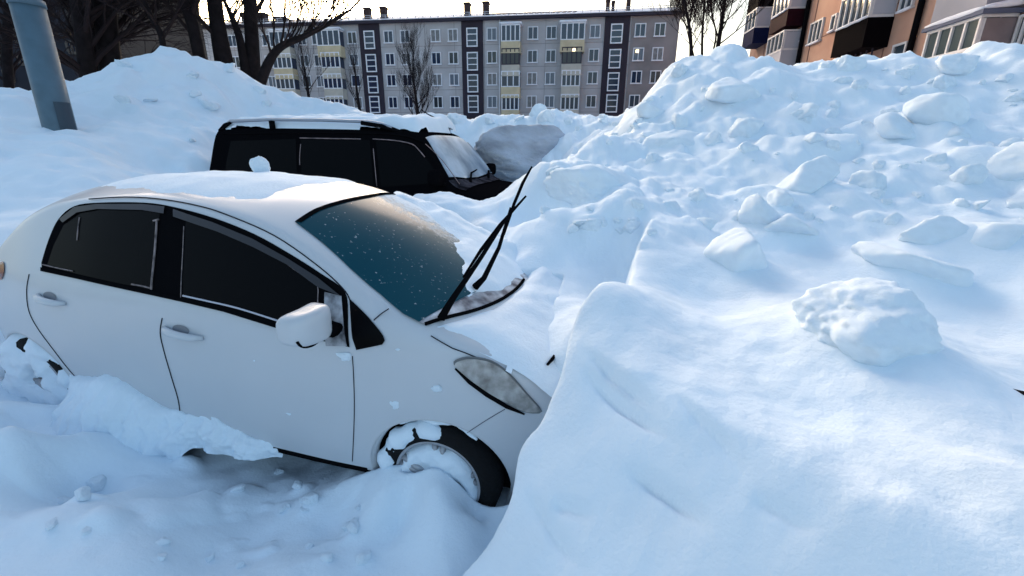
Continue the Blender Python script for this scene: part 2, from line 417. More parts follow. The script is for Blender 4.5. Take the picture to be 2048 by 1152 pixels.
obj('hood_seal', tube_bm([CB.pt_top(x, y, .004) for x, y in smooth_poly([(a, b_, 0) for a, b_ in ce], 4, False) for x, y in [(x, y)]] if False else [CB.pt_top(q.x, q.y, .004) for q in smooth_poly([(a, b_, 0) for a, b_ in ce], 4, False) if q.y > -.12], [.011]*1 if False else .009, 8), BLACKTRIM, car)
hl = [px2side(*p) for p in ((862, 672), (880, 683), (905, 697), (930, 706), (955, 716))]
P = [CB.pt_side(x, z, .0) for x, z in hl]
for sd in (1, -1): obj('hood_gap', tube_bm([(p.x, p.y*sd, p.z+.001) for p in P], .0026, 6), SEAM, car)
# ---- headlights
hp = [tuple(px2side(q.x, q.y)) for q in smooth_poly([(908, 728, 0), (918, 716, 0), (945, 712, 0), (985, 720, 0), (1020, 745, 0), (1055, 785, 0), (1085, 822, 0), (1052, 824, 0), (1015, 806, 0), (975, 783, 0), (940, 757, 0)], 3)]
hi = [(x+(np.mean([q[0] for q in hp])-x)*.05, z+(np.mean([q[1] for q in hp])-z)*.07) for x, z in hp]
for sd in (1, -1):
    h = obj('headlight', CB.side_patch(hp, .004, sd, .03), mat('lamp_gasket', (.16, .17, .18), .5), car)
    obj('lens', CB.side_patch(hi, .011, sd, .03), LAMPGLASS, h)
    low = sorted(hp, key=lambda q: q[0])
    obj('lamp_edge', tube_bm([CB.pt_side(x, z, .01, sd) for x, z in SL([(912, 735), (940, 762), (975, 787), (1015, 811), (1050, 826)])], [.004, .008, .010, .009, .004], 6), BLACKTRIM, h)
# ---- tail lamp
tl = [(2.93, .93), (2.905, .955), (2.89, .93), (2.885, .89), (2.905, .86), (2.94, .85)]
for sd in (1, -1):
    x0, z0 = px2side(3, 541)
    obj('tail_lamp', CB.side_patch([(x0+.04*math.cos(k*math.pi/6), z0+.05*math.sin(k*math.pi/6)) for k in range(12)], .006, sd, .02), REDLAMP, car)
# ---- mirrors
def superell(c, s, e=2.6, n=24, mfn=None):
    bm = bmesh.new(); bmesh.ops.create_icosphere(bm, subdivisions=4, radius=1)
    for v in bm.verts:
        p = v.co; k = (abs(p.x)**e+abs(p.y)**e+abs(p.z)**e)**(1/e); p /= k
        q = Vector((p.x*s[0], p.y*s[1], p.z*s[2]))
        if mfn: q = mfn(q, p)
        v.co = q+Vector(c)
    return bm
o_, d_ = car_ray(618, 647); tm = (.955-o_.y)/d_.y; mc = o_+d_*tm       # mirror head centre on the plane y=.955
mc = Vector(mc)
def shell(q, p):
    q = q.copy(); t = (p.y+1)/2                                     # outer end is lower and rounder
    q.z *= (.80+.2*(1-t)); q.x += .022*p.y*p.y - .020*p.y*0; q.x -= .03*(1-t)
    return q
for sd in (1, -1):
    mh = obj('wing_mirror', superell((mc.x, .975*sd, mc.z), (.055, .098, .080), 4.5, mfn=lambda q, p: shell(Vector((q.x, q.y*sd, q.z)), Vector((p.x, p.y*sd, p.z)))*1 if sd == 1 else Vector((shell(Vector((q.x, -q.y, q.z)), Vector((p.x, -p.y, p.z)))*Vector((1, 1, 1)).length*0+shell(Vector((q.x, -q.y, q.z)), Vector((p.x, -p.y, p.z)))))), PAINT, car)
    obj('mirror_seam', tube_bm([Vector((mc.x-.03, sd*(.975+.095*math.cos(a)), mc.z-.006+.074*math.sin(a)))+Vector((0, 0, 0)) for a in [R(k) for k in range(185, 350, 12)]], .006, 6), BLACKTRIM, mh)
    fx, fz = px2side(676, 640)
    foot = [tuple(px2side(*p)) for p in ((652, 582), (686, 590), (690, 640), (697, 690), (655, 690), (652, 640))]
    obj('mirror_foot', CB.side_patch(foot, .012, sd, .03), mat('foot_plastic', (.05, .05, .06), .6, var=(14, .1, (.5, .52, .57))), mh)
    obj('mirror_arm', tube_bm([Vector((mc.x-.01, sd*.88, mc.z-.035)), Vector((fx, sd*(float(CB.Y(fx, fz-.03))+.005), fz-.045))], [.035, .045], 10, flat=.6), BLACKTRIM, mh)
# ---- wheels
def wheel(hx, hz, sd, steer=0):
    w_ = bpy.data.objects.new('wheel', None); COL.objects.link(w_); w_.parent = car
    w_.location = (hx, sd*.715, hz); w_.rotation_euler = (0, 0, steer); w_.empty_display_size = .1
    t = obj('tyre', lathe_bm([(.205, .075), (.225, .088), (.262, .094), (.285, .086), (.298, .066), (.300, 0), (.298, -.066), (.285, -.09), (.225, -.088), (.2, -.07)], 64), RUBBER, w_)
    bm = lathe_bm([(.215, .082), (.205, .086), (.198, .07), (.196, .03), (.17, -.02), (.0, -.02)], 64)
    for k in range(5):
        a = 2*math.pi*k/5+.35
        for da in (-.11, .11):
            p0 = Vector((.045*math.cos(a), .062, .045*math.sin(a))); p1 = Vector((.20*math.cos(a+da), .066, .20*math.sin(a+da)))
            tube_bm([p0, p0*.5+p1*.5+Vector((0, .012, 0)), p1], [.02, .015, .016], 8, bm)
    v = bmesh.ops.create_cone(bm, segments=20, radius1=.05, radius2=.042, depth=.05, cap_ends=True, matrix=Matrix.Translation((0, .06, 0)) @ Matrix.Rotation(R(-90), 4, 'X'))
    obj('rim', bm, ALLOY, w_)
    obj('brake_disc', lathe_bm([(.0, .012), (.13, .012), (.13, -.01), (0, -.01)], 32), DARKPIT, w_)
    if sd == -1:
        for ch in w_.children: ch.scale = (1, -1, 1)
    return w_
for hx, hz in (HUBF, HUBR):
    for sd in (1, -1): wheel(hx, hz, sd)
# ---- front and rear bumpers' lower edge, sill strip, aerial, wipers
obj('sill', tube_bm([CB.pt_side(x, .20, -.02) for x in np.linspace(.40, 2.2, 14)], .028, 10), BLACKTRIM, car)
obj('underbody', box_bm(((1.1, 0, .24), (3.6, 1.36, .10))), DARKPIT, car, smooth=False)
o_, d_ = car_ray(308, 346); q = px2top(308, 349)
a0 = CB.pt_top(q[0], min(q[1], 0), .015); o2, d2 = car_ray(259, 341); t2 = (a0-o2).length
obj('roof_aerial', tube_bm([a0+Vector((-.03, 0, 0)), a0+Vector((.02, 0, .03)), a0+Vector((.10, 0, .035)), a0+Vector((.30, 0, .032))], [.028, .024, .012, .011], 10), BLACKTRIM, car)
def wiper(pivot_px, pts, blade):
    x, y = px2top(*pivot_px); p0 = CB.pt_top(x, y, .02); L = []
    for (u, v, dist) in pts:
        o, d = car_ray(u, v); L.append(o+d.normalized()*dist)
    arm = obj('wiper_arm', tube_bm([p0]+L, [.019]+[.014, .010, .007][:len(L)]+[.006]*max(0, len(L)-3), 8), BLACKTRIM, car)
    B = []
    for (u, v, dist) in blade:
        o, d = car_ray(u, v); B.append(o+d.normalized()*dist)
    bl = obj('wiper_blade', tube_bm(B, [.005]+[.009]*(len(B)-2)+[.005], 6), BLACKTRIM, arm)
    return p0, L
def dist_of(u, v, p0):
    o, d = car_ray(u, v); return (p0-o).length
x, y = px2top(882, 648); pA = CB.pt_top(x, y, .02); dA = dist_of(882, 648, pA)
x, y = px2top(950, 582); pB = CB.pt_top(x, y, .02); dB = dist_of(950, 582, pB)
wiper((882, 648), [(905, 598, dA-.03), (962, 515, dA-.02), (1010, 440, dA)], [(926, 555, dA-.01), (962, 500, dA+.02), (1000, 450, dA+.03), (1052, 392, dA+.05)])
wiper((950, 582), [(968, 556, dB-.03), (998, 495, dB-.03), (1022, 415, dB-.02)], [(1008, 470, dB-.02), (1028, 408, dB), (1046, 365, dB+.02), (1064, 333, dB+.03)])
# ---- roof gutter shadow, grille badge bar seen through the snow, far bonnet edge
o_, d_ = car_ray(1096, 742)
g = [px2top(*p) for p in ((1094, 744), (1112, 722), (1132, 700))]
obj('grille_edge', tube_bm([CB.pt_top(x, y, .035) for x, y in g], [.006, .010, .012], 6), BLACKTRIM, car)

# ================================================================== the dark off-roader behind
SM = root_matrix(-.54+.88*math.sin(R(-14.5))*-1*-1, 5.0+.88*math.cos(R(-14.5)), R(-14.5), R(.4), 0, .12)
SMI = SM.inverted()
SB = Body((-1.5, 3.06),
    zg=[(-1.5, .7), (-1.45, .92), (-1.25, 1.03), (-.75, 1.10), (-.33, 1.15), (-.28, 1.19), (-.14, 1.38), (0, 1.56), (.11, 1.69), (.25, 1.755), (1.1, 1.775), (2, 1.785), (2.86, 1.775), (2.97, 1.75), (3.01, 1.5), (3.06, 1.0)],
    zc=[(-1.5, .8), (-1.45, .98), (-1.25, 1.08), (-.75, 1.15), (-.40, 1.20), (-.28, 1.27), (-.14, 1.46), (0, 1.64), (.11, 1.765), (.25, 1.815), (1.1, 1.835), (2, 1.845), (2.86, 1.83), (2.97, 1.80), (3.01, 1.55), (3.06, 1.05)],
    prof=[(0, .84), (.3, .86), (.8, .885), (1.1, .875), (1.25, .845), (1.80, .70), (1.9, .6)],
    taper=[(-1.5, .86), (-1.25, .95), (-.75, 1), (2.8, 1), (3.0, .97), (3.06, .95)], p=4.0, zb=.3)
def S2(u, v): return px2side(u, v, SB, SMI)
def P2(pts): return [(x, min(z, float(SB.zg(x))-.035)) for x, z in (S2(*p) for p in pts)]
suv = thing('black_offroader', 'black boxy off-road car with silver roof rails, buried behind the white hatchback', 'car'); suv.matrix_world = SM
obj('body', SB.mesh([(-.80, .40, .42), (2.2, .40, .42)], dx=.03), DARKPAINT, suv)
# glass
def spat(name, pts, off, m, par=None):
    q = P2(pts)
    for sd in (1, -1): o = obj(name, SB.side_patch(q, off, sd), m, par or suv)
spat('quarter_window', [(462, 282), (592, 278), (594, 345), (590, 372), (452, 372), (452, 330)], .003, BLACKGLASS)
spat('rear_door_window', [(602, 278), (740, 280), (748, 372), (604, 372)], .003, BLACKGLASS)
spat('front_door_window', [(752, 282), (800, 284), (838, 298), (862, 328), (885, 366), (762, 374)], .003, BLACKGLASS)
def sline(pts, rad, m, name, off=.004):
    P = [SB.pt_side(*S2(q.x, q.y), off) for q in smooth_poly([(a, b, 0) for a, b in pts], 3, False)]
    obj(name, tube_bm(P, rad, 6), m, suv)
RIMF = mat('frosted_rim', (.30, .22, .22), .6, var=(12, .6))
sline([(600, 276), (660, 277), (722, 278)], .006, RIMF, 'window_trim')
sline([(602, 288), (600, 310), (600, 330)], .005, RIMF, 'window_trim')
sline([(747, 297), (750, 330), (754, 372)], .005, RIMF, 'window_trim')
sline([(746, 278), (790, 281), (824, 288), (838, 300), (850, 314)], .006, RIMF, 'window_trim')
sline([(446, 268), (560, 266), (700, 266), (800, 270), (845, 284)], .010, BLACKTRIM, 'roof_gutter', .0)
sline([(852, 288), (885, 320), (920, 368)], .004, RIMF, 'pillar_trim', .012)
sline([(770, 392), (820, 396), (880, 399)], .006, mat('dark_chrome', (.10, .10, .12), .3, metal=.6), 'belt_trim')
# windscreen (snow-dusted), wipers, bonnet
def T2(u, v): return px2top(u, v, SB, SMI)
wsm = mat('snowy_windscreen', (.10, .17, .25), .35, var=(3, .2, (.40, .50, .60)), spec=.2)
wsp = [(.10, .60), (-.23, .74), (-.30, .40), (-.32, 0), (-.30, -.40), (-.23, -.90), (.10, -.80), (.10, 0)]
obj('windscreen', SB.top_patch(wsp, .006), wsm, suv)
obj('cowl', SB.top_patch([(-.25, .80), (-.45, .80), (-.48, 0), (-.45, -.80), (-.25, -.80), (-.33, -.4), (-.35, 0), (-.33, .4)], .012), mat('dusty_black', (.010, .010, .013), .7, var=(8, .1, (.06, .06, .075)), spec=0), suv)
for y0 in (.45, -.25):
    P = [SB.pt_top(-.38, y0, .02), SB.pt_top(-.30, y0-.25, .05), SB.pt_top(-.27, y0-.55, .045)]
    obj('wiper', tube_bm(P, [.016, .012, .008], 8), BLACKTRIM, suv)
# mirrors
def suvpt(u, v, y):
    o, d = car_ray(u, v, SMI); return o+d*((y-o.y)/d.y)
mm = suvpt(872, 356, .98)
for sd in (1, -1):
    h = obj('wing_mirror', superell((mm.x, sd*.98, mm.z), (.07, .11, .085), 3.5), DARKPAINT, suv)
    obj('mirror_arm', tube_bm([(mm.x-.02, sd*.92, mm.z-.05), (mm.x-.04, sd*.80, mm.z-.09)], .03, 8), BLACKTRIM, h)
    obj('door_handle', tube_bm([SB.pt_side(1.15, 1.02, .01, sd), SB.pt_side(1.08, 1.02, .035, sd), SB.pt_side(.98, 1.02, .01, sd)], .014, 8), MATS['dark_chrome'], suv)
# roof rails on feet
RAIL = mat('silver_rail', (.33, .36, .42), .35, metal=.5)
for sd in (1, -1):
    def rp(x, h): return Vector((x, sd*.66, float(SB.Z(x, .66))+h))
    xs_ = [2.86, 2.80, 2.72, 2.1, 1.4, .75, .60, .48, .40]; hs = [.005, .05, .092, .105, .105, .098, .075, .035, .0]
    r_ = obj('roof_rail', tube_bm([rp(x, h) for x, h in zip(xs_[1:-1], hs[1:-1])], .020, 10, flat=.9), RAIL, suv)
    for seq in ([(2.90, -.01), (2.81, .045), (2.70, .086)], [(2.10, -.02), (2.10, .09)], [(.86, .088), (.60, .060), (.34, -.015)]):
        obj('rail_foot', tube_bm([rp(x, h) for x, h in seq], [.034, .034, .024] if len(seq) == 3 else [.045, .045], 10, flat=.75), BLACKTRIM, r_)
obj('roof_aerial', tube_bm([Vector((.22, -.25, 1.86)), Vector((.32, -.22, 1.96)), Vector((.44, -.2, 2.02)), Vector((.52, -.2, 2.07))], [.012, .010, .007, .006], 6), BLACKTRIM, suv)
for hx in (-.80, 2.2):
    for sd in (1, -1):
        w_ = bpy.data.objects.new('wheel', None); COL.objects.link(w_); w_.parent = suv; w_.location = (hx, sd*.74, .36)
        obj('tyre', lathe_bm([(.21, .1*sd), (.25, .12*sd), (.34, .11*sd), (.365, .08*sd), (.365, -.08*sd), (.34, -.11*sd), (.2, -.1*sd)], 40), RUBBER, w_)
        obj('rim', lathe_bm([(.215, .10*sd), (.2, .06*sd), (.08, .07*sd), (.0, .08*sd)], 32), ALLOY, w_)

# ================================================================== snow: the ground sheet
def tps_fit(P, Z, lam=2e-3):
    P = np.asarray(P); n = len(P); d = np.linalg.norm(P[:, None]-P[None], axis=2)
    K = np.where(d > 0, d*d*np.log(d+1e-12), 0)+lam*np.eye(n)
    A = np.zeros((n+3, n+3)); A[:n, :n] = K; A[:n, n] = 1; A[:n, n+1:] = P; A[n, :n] = 1; A[n+1:, :n] = P.T
    return np.linalg.solve(A, np.r_[Z, 0, 0, 0]), P
def tps_eval(c, X, Y):
    w_, P = c; n = len(P); out = np.full(X.shape, w_[n])+w_[n+1]*X+w_[n+2]*Y
    for i in range(n):
        r2 = (X-P[i, 0])**2+(Y-P[i, 1])**2; out += w_[i]*.5*r2*np.log(r2+1e-12)
    return out
LOW = []; HIGH = []
def lo_z(*a):
    for u, v, z in a: p = atz(u, v, z); LOW.append(tuple(p))
def lo_y(*a):
    for u, v, Y in a: LOW.append(tuple(at(u, v, Y)))
def hi_y(*a):
    for u, v, Y in a: HIGH.append(tuple(at(u, v, Y)))
def lo_car(*a):
    for x, y, z in a: LOW.append(tuple(CM @ Vector((x, y, z))))
# foreground hollow and mound beside the white car
lo_z((20, 1130, .30), (300, 1130, .20), (600, 1130, .16), (850, 1140, .16), (150, 1000, .36), (50, 880, .46), (0, 800, .46), (150, 862, .40), (240, 985, .26),
     (400, 1010, .12), (600, 1010, .08), (800, 1050, .10), (950, 1060, .10), (330, 905, .11), (300, 860, .16), (200, 800, .26), (450, 940, .05), (-200, 800, .6), (-300, 1000, .5), (-500, 760, .9))
lo_car((3.3, .95, .55), (2.9, .95, .26), (2.6, .97, .16), (2.2, 1.0, .30), (1.9, 1.0, .25), (1.6, 1.0, .12), (1.2, .98, .03), (.8, 1.0, .02), (.45, .97, .06), (.2, .93, .24), (0, .91, .33), (-.2, .91, .24), (-.35, .95, .10), (-.6, 1.0, .3),
       (.0, 1.15, .13), (2.2, 1.15, .27), (1.9, 1.15, .20), (.8, 1.3, .03), (1.6, 1.25, .09))
LOWX = [(3.6, .6, .75), (3.5, 0, .95), (3.4, -.6, 1.0), (3.6, -1.3, 1.05)]
lo_car(*LOWX)
# under and behind the cars
lo_car(*[(x, y, .05) for x in (.6, 1.4, 2.2) for y in (-.5, .5)])
lo_car((2.4, -1.2, .9), (1.4, -1.15, 1.0), (.6, -1.15, 1.12), (.2, -1.1, 1.12), (-.2, -1.1, 1.02))
lo_y((1000, 398, 4.25), (870, 412, 3.95), (950, 455, 3.5), (1040, 360, 4.6), (1050, 440, 3.3), (1010, 520, 2.9), (1060, 575, 2.45), (1040, 640, 2.2), (1090, 690, 1.9), (1110, 730, 1.75), (1150, 600, 2.2), (1180, 548, 2.62), (1240, 545, 2.68), (1120, 558, 2.55), (1110, 445, 2.95), (1200, 430, 2.98), (1280, 405, 3.0), (960, 620, 2.4))
lo_y((0, 425, 4.0), (1090, 605, 2.25), (60, 360, 4.6), (30, 300, 5.2), (110, 245, 6.2), (200, 250, 6.6), (0, 190, 7.2), (-300, 200, 7), (-300, 350, 4.6), (200, 320, 5.4), (330, 325, 6.0), (420, 315, 6.6), (300, 200, 7.6), (400, 230, 7.6),
     (150, 175, 8.0), (230, 133, 8.4), (290, 112, 8.8), (345, 116, 8.9), (402, 114, 9.0), (432, 133, 9.1), (480, 160, 9.2), (560, 190, 9.4), (640, 206, 9.6), (700, 218, 9.7), (800, 240, 9.9), (870, 247, 10.0), (930, 240, 9.4),
     (500, 250, 8.6), (650, 265, 8.8), (1000, 232, 9.2), (1100, 233, 9.2), (1200, 230, 8.6), (1000, 300, 8.0), (1060, 320, 7.6), (1150, 290, 7.4))
for (u, v, Y, dz) in ((0, 190, 7.2, 0), (150, 175, 8, 0), (290, 103, 8.8, -.4), (402, 106, 9, -.4), (560, 190, 9.4, -.3), (700, 218, 9.7, -.3), (930, 240, 9.4, -.3), (1100, 233, 9.2, -.3)):
    p = at(u, v, Y); LOW.append((p.x*1.18, p.y*1.18, p.z-.5+dz)); LOW.append((p.x*1.5, p.y*1.5, 1.0))
for a in ((-2.8, 6.2, .5), (-1.6, 6.0, .5), (-.6, 5.9, .6), (.4, 5.6, .9), (-3.4, 7.2, .8), (-1.8, 7.4, .8), (-.4, 7.2, .9)): LOW.append(a)
for X in (-60, -25, 0, 25, 60):
    for Y in (22, 45, 90): LOW.append((X, Y, 1.0))
for X in (-20, -10): LOW.append((X, 0, .6)); LOW.append((X, -8, .4))
LOW += [(0, -3, .3), (-4, -2, .4), (6, -4, .8), (14, -3, 1)]
PILE_Y = [(1365, 125, 6.3), (1480, 118, 6.2), (1520, 124, 6.1), (1600, 120, 6.0), (1650, 124, 6.0), (1690, 140, 5.9), (1740, 142, 5.9), (1800, 168, 5.8), (1865, 168, 5.7), (1930, 140, 5.6), (1972, 84, 5.3), (2045, 100, 5.0), (2200, 110, 4.8), (2500, 130, 4.4),
          (1350, 200, 5.6), (1500, 200, 5.0), (1750, 200, 4.7), (2000, 200, 4.3), (1300, 325, 4.2), (1500, 300, 4.0), (1750, 300, 3.75), (2000, 300, 3.4), (1330, 152, 6.3), (1298, 218, 6.6), (1235, 255, 6.4),
          (1205, 300, 5.2), (1130, 322, 4.3), (1085, 340, 4.0), (2300, 300, 3.1), (2600, 400, 2.4)]
hi_y(*PILE_Y); lo_y(*PILE_Y)
for (u, v, Y) in PILE_Y[:13]:
    p = at(u, v, Y); q = (p.x*1.17, p.y*1.17, p.z-.55), (p.x*1.7, p.y*1.7, 1.0)
    HIGH += q; LOW += q
hi_y((1180, 562, 1.75), (1260, 553, 1.95), (1140, 640, 1.62), (1190, 640, 1.60),
     (1450, 830, 1.13), (1300, 735, 1.36), (1600, 910, .99), (1750, 990, .86), (1950, 1130, .69), 
     (1500, 720, 1.45), (1800, 850, 1.06), (2000, 950, .86), (1400, 600, 2.0), (1710, 740, 1.40), (1950, 660, 1.75), (2100, 780, 1.3), (1650, 600, 1.95),
     (1500, 510, 2.55), (1850, 500, 2.4), (1400, 420, 3.1), (1700, 420, 2.9), (2000, 420, 2.7), (1335, 480, 2.5), (1320, 400, 3.1), (1380, 520, 2.3), (2300, 500, 2.0), (2500, 700, 1.3))
hi_y((1250, 228, 8.4), (1330, 215, 8.6), (1260, 245, 7.4), (1310, 225, 7.4))
lo_y((1250, 228, 8.4), (1260, 240, 7.4))
HIGH += [(.9, .2, .95), (.1, .9, 1.03), (0, 1.4, 1.08), (-.4, .5, 1.0), (.3, .5, .98), (2.2, .3, 1.0), (4, .5, 1.2), (0, -.6, .9), (2, -1, .9), (6, 0, 1.2), (5, 2.5, 2.0), (9, 6, 2.6), (12, 2, 1.6), (12, 14, 1.0), (30, 20, 1.0), (30, 0, 1.0)]
FA, FB, FC = at(1148, 655, 1.57), at(1900, 1090, .735), at(1090, 1140, 1.04)
FNRM = (FB-FA).cross(FC-FA).normalized(); FNRM = FNRM if FNRM.z > 0 else -FNRM
def face_z(X, Y): return FA.z-(FNRM.x*(X-FA.x)+FNRM.y*(Y-FA.y))/FNRM.z
CL = tps_fit([q[:2] for q in LOW], [q[2] for q in LOW]); CH = tps_fit([q[:2] for q in HIGH], [q[2] for q in HIGH], 1e-3)
EP = [on_plane(u, v, FA, FNRM) for u, v in ((860, 1230), (908, 1150), (960, 1082), (1012, 990), (1030, 900), (1050, 858), (1080, 822), (1100, 770), (1128, 690))]
EP += [at(*q) for q in ((1140, 640, 1.62), (1152, 608, 1.68), (1180, 566, 1.77), (1215, 556, 1.86), (1256, 552, 1.96), (1268, 500, 2.35), (1292, 455, 2.65), (1325, 380, 3.1), (1300, 350, 3.9), (1270, 330, 5.5))]
EDGE = np.array([(q.x, q.y) for q in EP])
EDGE = np.array([(q.x, q.y) for q in smooth_poly([(a, b, 0) for a, b in EDGE], 5, False)])
EDGE = np.r_[[(-.9, -3)], EDGE, [(2.2, 12)]]
def edge_sd(X, Y):
    best = np.full(X.shape, 1e9); sg = np.zeros(X.shape)
    for a, b in zip(EDGE[:-1], EDGE[1:]):
        d = b-a; L2 = d@d+1e-12
        t = np.clip(((X-a[0])*d[0]+(Y-a[1])*d[1])/L2, 0, 1)
        dx, dy = X-a[0]-t*d[0], Y-a[1]-t*d[1]; dd = dx*dx+dy*dy
        cr = (X-a[0])*d[1]-(Y-a[1])*d[0]
        m_ = dd < best-1e-12; best = np.where(m_, dd, best); sg = np.where(m_, np.sign(cr), sg)
    return np.sqrt(best)*sg
# lumps frozen into the slopes: caps scattered over the piles
LUMPS = []
def scatter(n, boxf, rmin, rmax):
    k = 0
    while k < n:
        X, Y, keep = boxf()
        if not keep: k += 1; continue
        r = rmin*(rmax/rmin)**(rng.random()**1.8); LUMPS.append((X, Y, r, r*rng.uniform(.25, .55), rng.uniform(0, 3.14), rng.uniform(.6, 1))); k += 1
def b_pile():
    u = rng.uniform(1120, 2500); v = rng.uniform(95, 480); t = sstep(v, 480, 95)
    Y = 2.6+3.6*((480-v)/385.)**1.25+rng.uniform(-.2, .5); p = at(u, v, Y); return p.x, p.y, rng.random() < .35+.65*t
scatter(230, b_pile, .05, .34)
def b_left():
    p = at(rng.uniform(-200, 900), rng.uniform(100, 330), rng.uniform(6.6, 9.5)); return p.x, p.y, True
scatter(220, b_left, .06, .34)
def b_back():
    p = at(rng.uniform(900, 1260), rng.uniform(220, 320), rng.uniform(6.8, 9.3)); return p.x, p.y, True
scatter(90, b_back, .06, .3)
def b_near():
    p = atz(rng.uniform(-100, 800), rng.uniform(900, 1150), .2); return p.x, p.y, True
scatter(26, b_near, .05, .22)
def height(X, Y):
    X = np.asarray(X, float); Y = np.asarray(Y, float)
    lo = tps_eval(CL, X, Y); hi = tps_eval(CH, X, Y)
    fc = face_z(X, Y); kk = .022; dmin = np.clip((fc-hi)/kk, -40, 40)
    blend = hi-kk*np.log1p(np.exp(-dmin)); nearb = 1-sstep(Y, 1.9, 2.3); hi = hi*(1-nearb)+np.maximum(blend, .12)*nearb
    near = np.exp(-(X*X+Y*Y)/900.)
    P = np.stack([X, Y, np.zeros_like(X)], -1)
    wob = .03*pnoise(P*4.1)+.015*pnoise(P*11.)
    sd = edge_sd(X, Y)
    wid = .05+.10*sstep(Y, 2.0, 3.2)+.6*sstep(Y, 3.4, 5)
    m_ = sstep(sd+wob*.5*sstep(Y, .5, 1.2)+wid*.7, 0, wid)
    h = lo*(1-m_)+hi*m_
    # round the lip of the bank
    h = h-.05*np.exp(-np.maximum(sd, 0)/.05)*m_*(Y < 2.4)
    far = sstep(Y, 2.2, 5.0); pile = np.clip(sstep(Y, 1.9, 3.4)*sstep(X, .2, .9)+far*.9, 0, 1)
    smooth = 1-pile
    h = h+near*(.050*fbm(P*2.0, 3)*smooth*(.35+.65*(sd < 0))+.012*fbm(P*7, 3)*smooth*.6+pile*(.10*fbm(P*1.3, 4)+.04*fbm(P*4.5+5, 4)))
    h = h+near*sstep(-X, .5, 2.5)*sstep(Y, 4.5, 6.5)*(.09*fbm(P*.9+3, 3)+.06*np.abs(fbm(P*2.4+8, 3)))
    lum = np.zeros_like(h)
    for (a, b, r, hh, th, asp) in LUMPS:
        dx, dy = X-a, Y-b; mk = (np.abs(dx) < r*1.7) & (np.abs(dy) < r*1.7)
        if not mk.any(): continue
        dx, dy = dx[mk], dy[mk]; c, s = math.cos(th), math.sin(th)
        u_, v_ = (dx*c+dy*s)/r, (-dx*s+dy*c)/(r*asp)
        ps = np.stack([dx/r*1.1+a*3, dy/r*1.1+b*3, np.full(dx.shape, hh*9)], -1)
        q = (np.abs(u_)**2.6+np.abs(v_)**2.6)**(1/2.6)+.45*pnoise(ps)
        cap = hh*(1-np.clip(q, 0, 1)**2.2)**.8*(.8+.35*u_)
        lum[mk] = np.maximum(lum[mk], np.maximum(cap, 0))
    h = h+lum
    # wind-cut ripples on the smooth bank
    rp = np.sin((X*.62+Y*.78)*26+2.5*pnoise(P*2.2))*.5+.5
    h = h-.010*sstep(sd, .05, .3)*(1-sstep(Y, 1.25, 1.6))*sstep(rp, .62, 1.0)*sstep(pnoise(P*np.array([1.4, 3.2, 1])+9), -.1, .5)
    # keep the cars free
    for Mi, x0, x1, yw in ((CMI, .16, 2.97, .80), (SMI, -.9, 3.3, .84)):
        A = np.array(Mi); cx = A[0, 0]*X+A[0, 1]*Y+A[0, 2]*h+A[0, 3]; cy = A[1, 0]*X+A[1, 1]*Y+A[1, 2]*h+A[1, 3]
        ins = sstep(np.minimum(np.minimum(cx-x0, x1-cx), yw-np.abs(cy)), 0, .05)
        h = h*(1-ins)+np.minimum(h, .14)*ins
    A = np.array(CMI); cx = A[0, 0]*X+A[0, 1]*Y+A[0, 2]*.4+A[0, 3]; cy = A[1, 0]*X+A[1, 1]*Y+A[1, 2]*.4+A[1, 3]
    ins = sstep(np.minimum(np.minimum(cx+.40, .2-cx), np.minimum(.83-cy, cy+.2)), 0, .06)
    return h*(1-ins)+np.minimum(h, .10)*ins
def axis(segs):
    out = [segs[0][0]]
    for a, b, s0, s1 in segs:
        x = a
        while x < b-1e-6:
            t = (x-a)/(b-a); x = min(b, x+s0*(s1/s0)**t); out.append(x)
    return np.array(out)
AX = axis([(-160, -14, 14, .8), (-14, -4, .8, .06), (-4, -2, .06, .03), (-2, -.3, .022, .018), (-.3, -.1, .018, .009), (-.1, .75, .008, .008), (.75, 2.0, .009, .016), (2.0, 3.2, .018, .024), (3.2, 7, .03, .06), (7, 14, .07, .8), (14, 160, .8, 14)])
AY = axis([(-30, -.5, 4, .2), (-.5, .4, .1, .03), (.4, .7, .03, .016), (.7, .85, .015, .009), (.85, 1.55, .008, .008), (1.55, 2.2, .009, .016), (2.2, 3.4, .018, .024), (3.4, 10, .03, .055), (10, 16, .06, .8), (16, 320, .8, 25)])
GX, GY = np.meshgrid(AX, AY); GZ = height(GX, GY)
def groove(pts, depth, wid):
    """a wind-cut crease in the smooth face of the bank"""
    L = [hit(u, v)[0] for u, v in pts]; L = smooth_poly([q for q in L if q], 5, False)
    mk = (GX > -.6) & (GX < 2.4) & (GY > .3) & (GY < 3); X, Y = GX[mk], GY[mk]; best = np.full(X.shape, 9.); tt = np.zeros(X.shape)
    for i, (a, b) in enumerate(zip(L[:-1], L[1:])):
        dx, dy = b.x-a.x, b.y-a.y; t_ = np.clip(((X-a.x)*dx+(Y-a.y)*dy)/(dx*dx+dy*dy+1e-9), 0, 1)
        d_ = np.hypot(X-a.x-t_*dx, Y-a.y-t_*dy); sg = np.sign((X-a.x)*dy-(Y-a.y)*dx); c_ = d_ < np.abs(best); best = np.where(c_, d_*sg, best); tt = np.where(c_, (i+t_)/len(L), tt)
    fade = sstep(tt, 0, .35)*(1-sstep(tt, .55, 1)); s_ = best/wid
    GZ[mk] += -fade*depth*1.8*np.where(s_ > 0, np.exp(-s_*.45)*sstep(s_, -.5, .35), sstep(s_, -.5, .35))-fade*depth*1.5*np.exp(-(best/.011)**2)
from mathutils.bvhtree import BVHTree
nx, ny = len(AX), len(AY)
ii = (np.arange(ny-1)[:, None]*nx+np.arange(nx-1)[None]).ravel()
QF = np.stack([ii, ii+1, ii+nx+1, ii+nx], 1); QL = QF.tolist()
